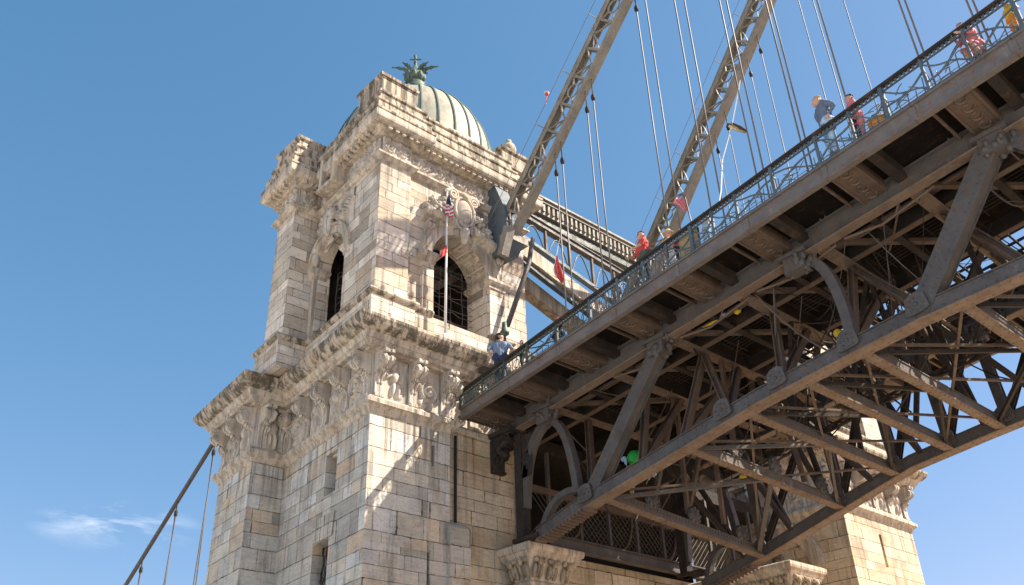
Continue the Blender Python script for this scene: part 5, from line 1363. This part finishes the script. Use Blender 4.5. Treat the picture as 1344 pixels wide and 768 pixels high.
mb = MB(); cloth(mb, (-21.36, 16.8, 22.02), [(0, .03, 0), (.2, .07, -.02), (.4, .10, -.02), (.5, .13, -.02), (.58, .18, 0), (.66, .2, 0), (.74, .22, .0), (.82, .22, .01), (.9, .22, 0), (.98, .2, 0)], (1, 0, 0), (0, 1, 0), lambda j, i: 1 if j < 3 else (2 if j % 2 else 0)); mb.build('cloth', ['red_cloth', 'navy', 'white_cloth'], T)
T = thing('pennant', (-21.45, 16.7, 19.5), 'small red pennant tied low on the flagpole in front of the dark arch', 'flag')
mb = MB(); cloth(mb, (-21.42, 16.6, 19.75), [(0, .04, .1), (.2, .1, .05), (.35, .17, -.02), (.5, .12, -.05), (.62, .03, -.1)], (1, 0, 0), (0, 1, 0), lambda j, i: 0 if i > 3 else 1); mb.build('cloth', ['red_cloth', 'navy'], T)
RV = V((.666, .745, 0)).normalized(); RN = V((.745, -.666, 0))
def hang_flag(name, label, o, rows, mats, mi, cat='flag'):
    T = thing(name, o, label, cat); mb = MB(); cloth(mb, V(o), rows, RN, RV, mi); mb.build('cloth', mats, T); return T
T = hang_flag('flag', 'red and white rag flag tied to a hanger below the portal beams', (-18.82, 19.70, 19.25), [(0, .03, 0), (.3, .06, .0), (.5, .13, -.03), (.7, .16, .0), (.9, .14, .06), (1.05, .09, .12), (1.2, .04, .15)], ['red_cloth', 'white_cloth'], lambda j, i: 1 if i < 3 and j < 4 else 0)
mb = MB(); mb.tube([(-18.82, 19.7, 19.2), (-18.72, 19.72, 19.6), (-18.55, 19.72, 19.9)], .02, 5); mb.build('cord', 'white_rope', T)
T = thing('banner_pole', (-12.12, 18.32, fl(-12.1)), 'thin pole with a drooping pink pennant rising above the railing', 'flag')
mb = MB(); mb.tube([(-12.0, 18.32, fl(-12)), (-12.18, 18.32, 17.35)], .022, 6); mb.ball((-12.18, 18.32, 17.38), .045, n=8, k=5); mb.build('pole', 'steel', T)
mb = MB(); cloth(mb, (-12.25, 18.30, 17.34), [(0, .12, -.12), (.12, .17, -.12), (.24, .1, -.02), (.36, .07, .02), (.46, .03, .03)], RN, RV, lambda j, i: 0); mb.build('cloth', 'pink_cloth', T)
T = hang_flag('flag', 'yellow-brown flag blown out on a white rope near the farther lattice rib', (-10.95, 19.7, 20.1), [(0, .08, -.12), (.09, .13, -.04), (.18, .15, .06), (.27, .14, .16), (.34, .1, .27), (.38, .05, .36)], ['straw', 'hair_brown'], lambda j, i: 1 if j < 1 or i > 9 else 0)
RP_ = thing('flag_rope', (-11.0, 19.2, 16.5), 'slack white rope running down from the rib past the yellow-brown flag to the rail', 'rope')
mb = MB(); mb.tube([(-10.42, 19.72, 21.5), (-11.0, 19.68, 20.0), (-11.25, 19.2, 18.6), (-11.0, 18.4, 16.95), (-10.95, 18.05, rt(-10.95))], .018, 5); mb.build('rope', 'white_rope', RP_)
mb = MB(); mb.ball((-11.02, 19.67, 19.9), .05, n=8, k=5); mb.build('knot', 'white_rope', RP_)
T = thing('lantern', (-18.3, 19.2, 26.2), 'small red and white lantern on the hand line of the near lattice rib', 'lantern')
mb = MB(); mb.lathe((-18.42, 19.35, 26.35), [(.03, 0), (.07, .04), (.08, .1), (.05, .15)], 10); mb.build('body', 'red_cloth', T)
mb = MB(); mb.lathe((-18.42, 19.35, 26.5), [(.11, 0), (.07, .04), (.02, .08)], 10); mb.build('cap', 'white_cloth', T); mb = MB(); mb.tube([(-18.42, 19.35, 26.35), (-18.47, 19.3, 25.9)], .02, 5); mb.build('tassel', 'pink_cloth', T)
# odds and ends hanging under the deck
T = thing('balloon', (-17.7, 21.5, 11.7), 'bright green balloon caught in the truss under the bridge', 'balloon')
mb = MB(); mb.lathe((-17.7, 21.5, 11.62), [(.02, -.32), (.04, -.29), (.14, -.2), (.22, -.06), (.25, .06), (.22, .18), (.13, .27), (.02, .3)], 16); mb.build('bladder', 'balloon_green', T)
mb = MB(); mb.tube([(-17.7, 21.5, 11.3), (-17.75, 21.45, 10.9), (-17.85, 21.4, zc(-17.8) + .35)], .01, 4); mb.build('string', 'white_rope', T)
T = thing('rag', (-17.98, 21.3, 11.6), 'scrap of pale blue cloth on a string beside the green balloon', 'cloth')
mb = MB(); mb.ball((-17.98, 21.3, 11.68), (.12, .07, .09), n=9, k=6); mb.ball((-17.92, 21.3, 11.58), (.06, .05, .12), n=8, k=5); mb.build('cloth', 'pale_blue', T)
mb = MB(); mb.tube([(-17.92, 21.3, 11.5), (-17.85, 21.35, 11.2), (-17.8, 21.4, zc(-17.8) + .35)], .012, 4); mb.build('string', 'white_rope', T)
T = thing('ribbon', (-17.95, 21.5, 11.1), 'yellow ribbon dangling below the green balloon', 'ribbon')
mb = MB(); mb.tube([(-17.95, 21.5, 11.0), (-17.9, 21.5, 10.8), (-18.0, 21.5, 10.65), (-17.92, 21.5, 10.45)], [.03, .05, .04, .02], 6); mb.build('cloth', 'yellow', T)
for (x, y, z, r, mt, lab) in ((-12.78, 21.0, 14.75, .13, 'yellow', 'yellow paper lantern under the deck nearest the side girder'), (-10.59, 22.5, 13.55, .13, 'yellow', 'yellow paper lantern beside the curved bracket'),
                              (-20.14, 22.0, 11.6, .11, 'yellow', 'yellow paper lantern inside the sprung arch at the tower end'), (-16.11, 25.0, 11.3, .13, 'yellow', 'yellow paper lantern above the lowest cross struts'),
                              (-16.12, 24.0, 11.8, .11, 'orange', 'small orange paper lantern deep under the deck'), (-15.32, 25.0, 11.35, .07, 'balloon_green', 'tiny green paper lantern deep under the deck')):
    T = thing('paper_lantern', (x, y, z), lab, 'lantern', 'paper lanterns under the deck')
    mb = MB(); mb.lathe((x, y, z - r), [(.3 * r, 0), (.8 * r, .4 * r), (1 * r, r), (.8 * r, 1.6 * r), (.3 * r, 2 * r)], 12); mb.build('shade', mt, T)
    mb = MB(); mb.tube([(x, y, z + r), (x, y, zf(x) + .46)], .008, 4); mb.build('cord', 'steel', T)
T = thing('cloth_strip', (-13.2, 20.6, 14.5), 'yellow and blue strip of cloth tied along the underside of the side girder', 'cloth')
mb = MB(); mb.tube([(-13.7, 20.45, 14.38), (-13.4, 20.5, 14.40), (-13.1, 20.6, 14.5)], [.02, .05, .03], 6); mb.build('strip', 'yellow', T)
mb = MB(); mb.ball((-12.98, 20.6, 14.53), (.1, .08, .06), n=8, k=5); mb.build('knot', 'pale_blue', T)
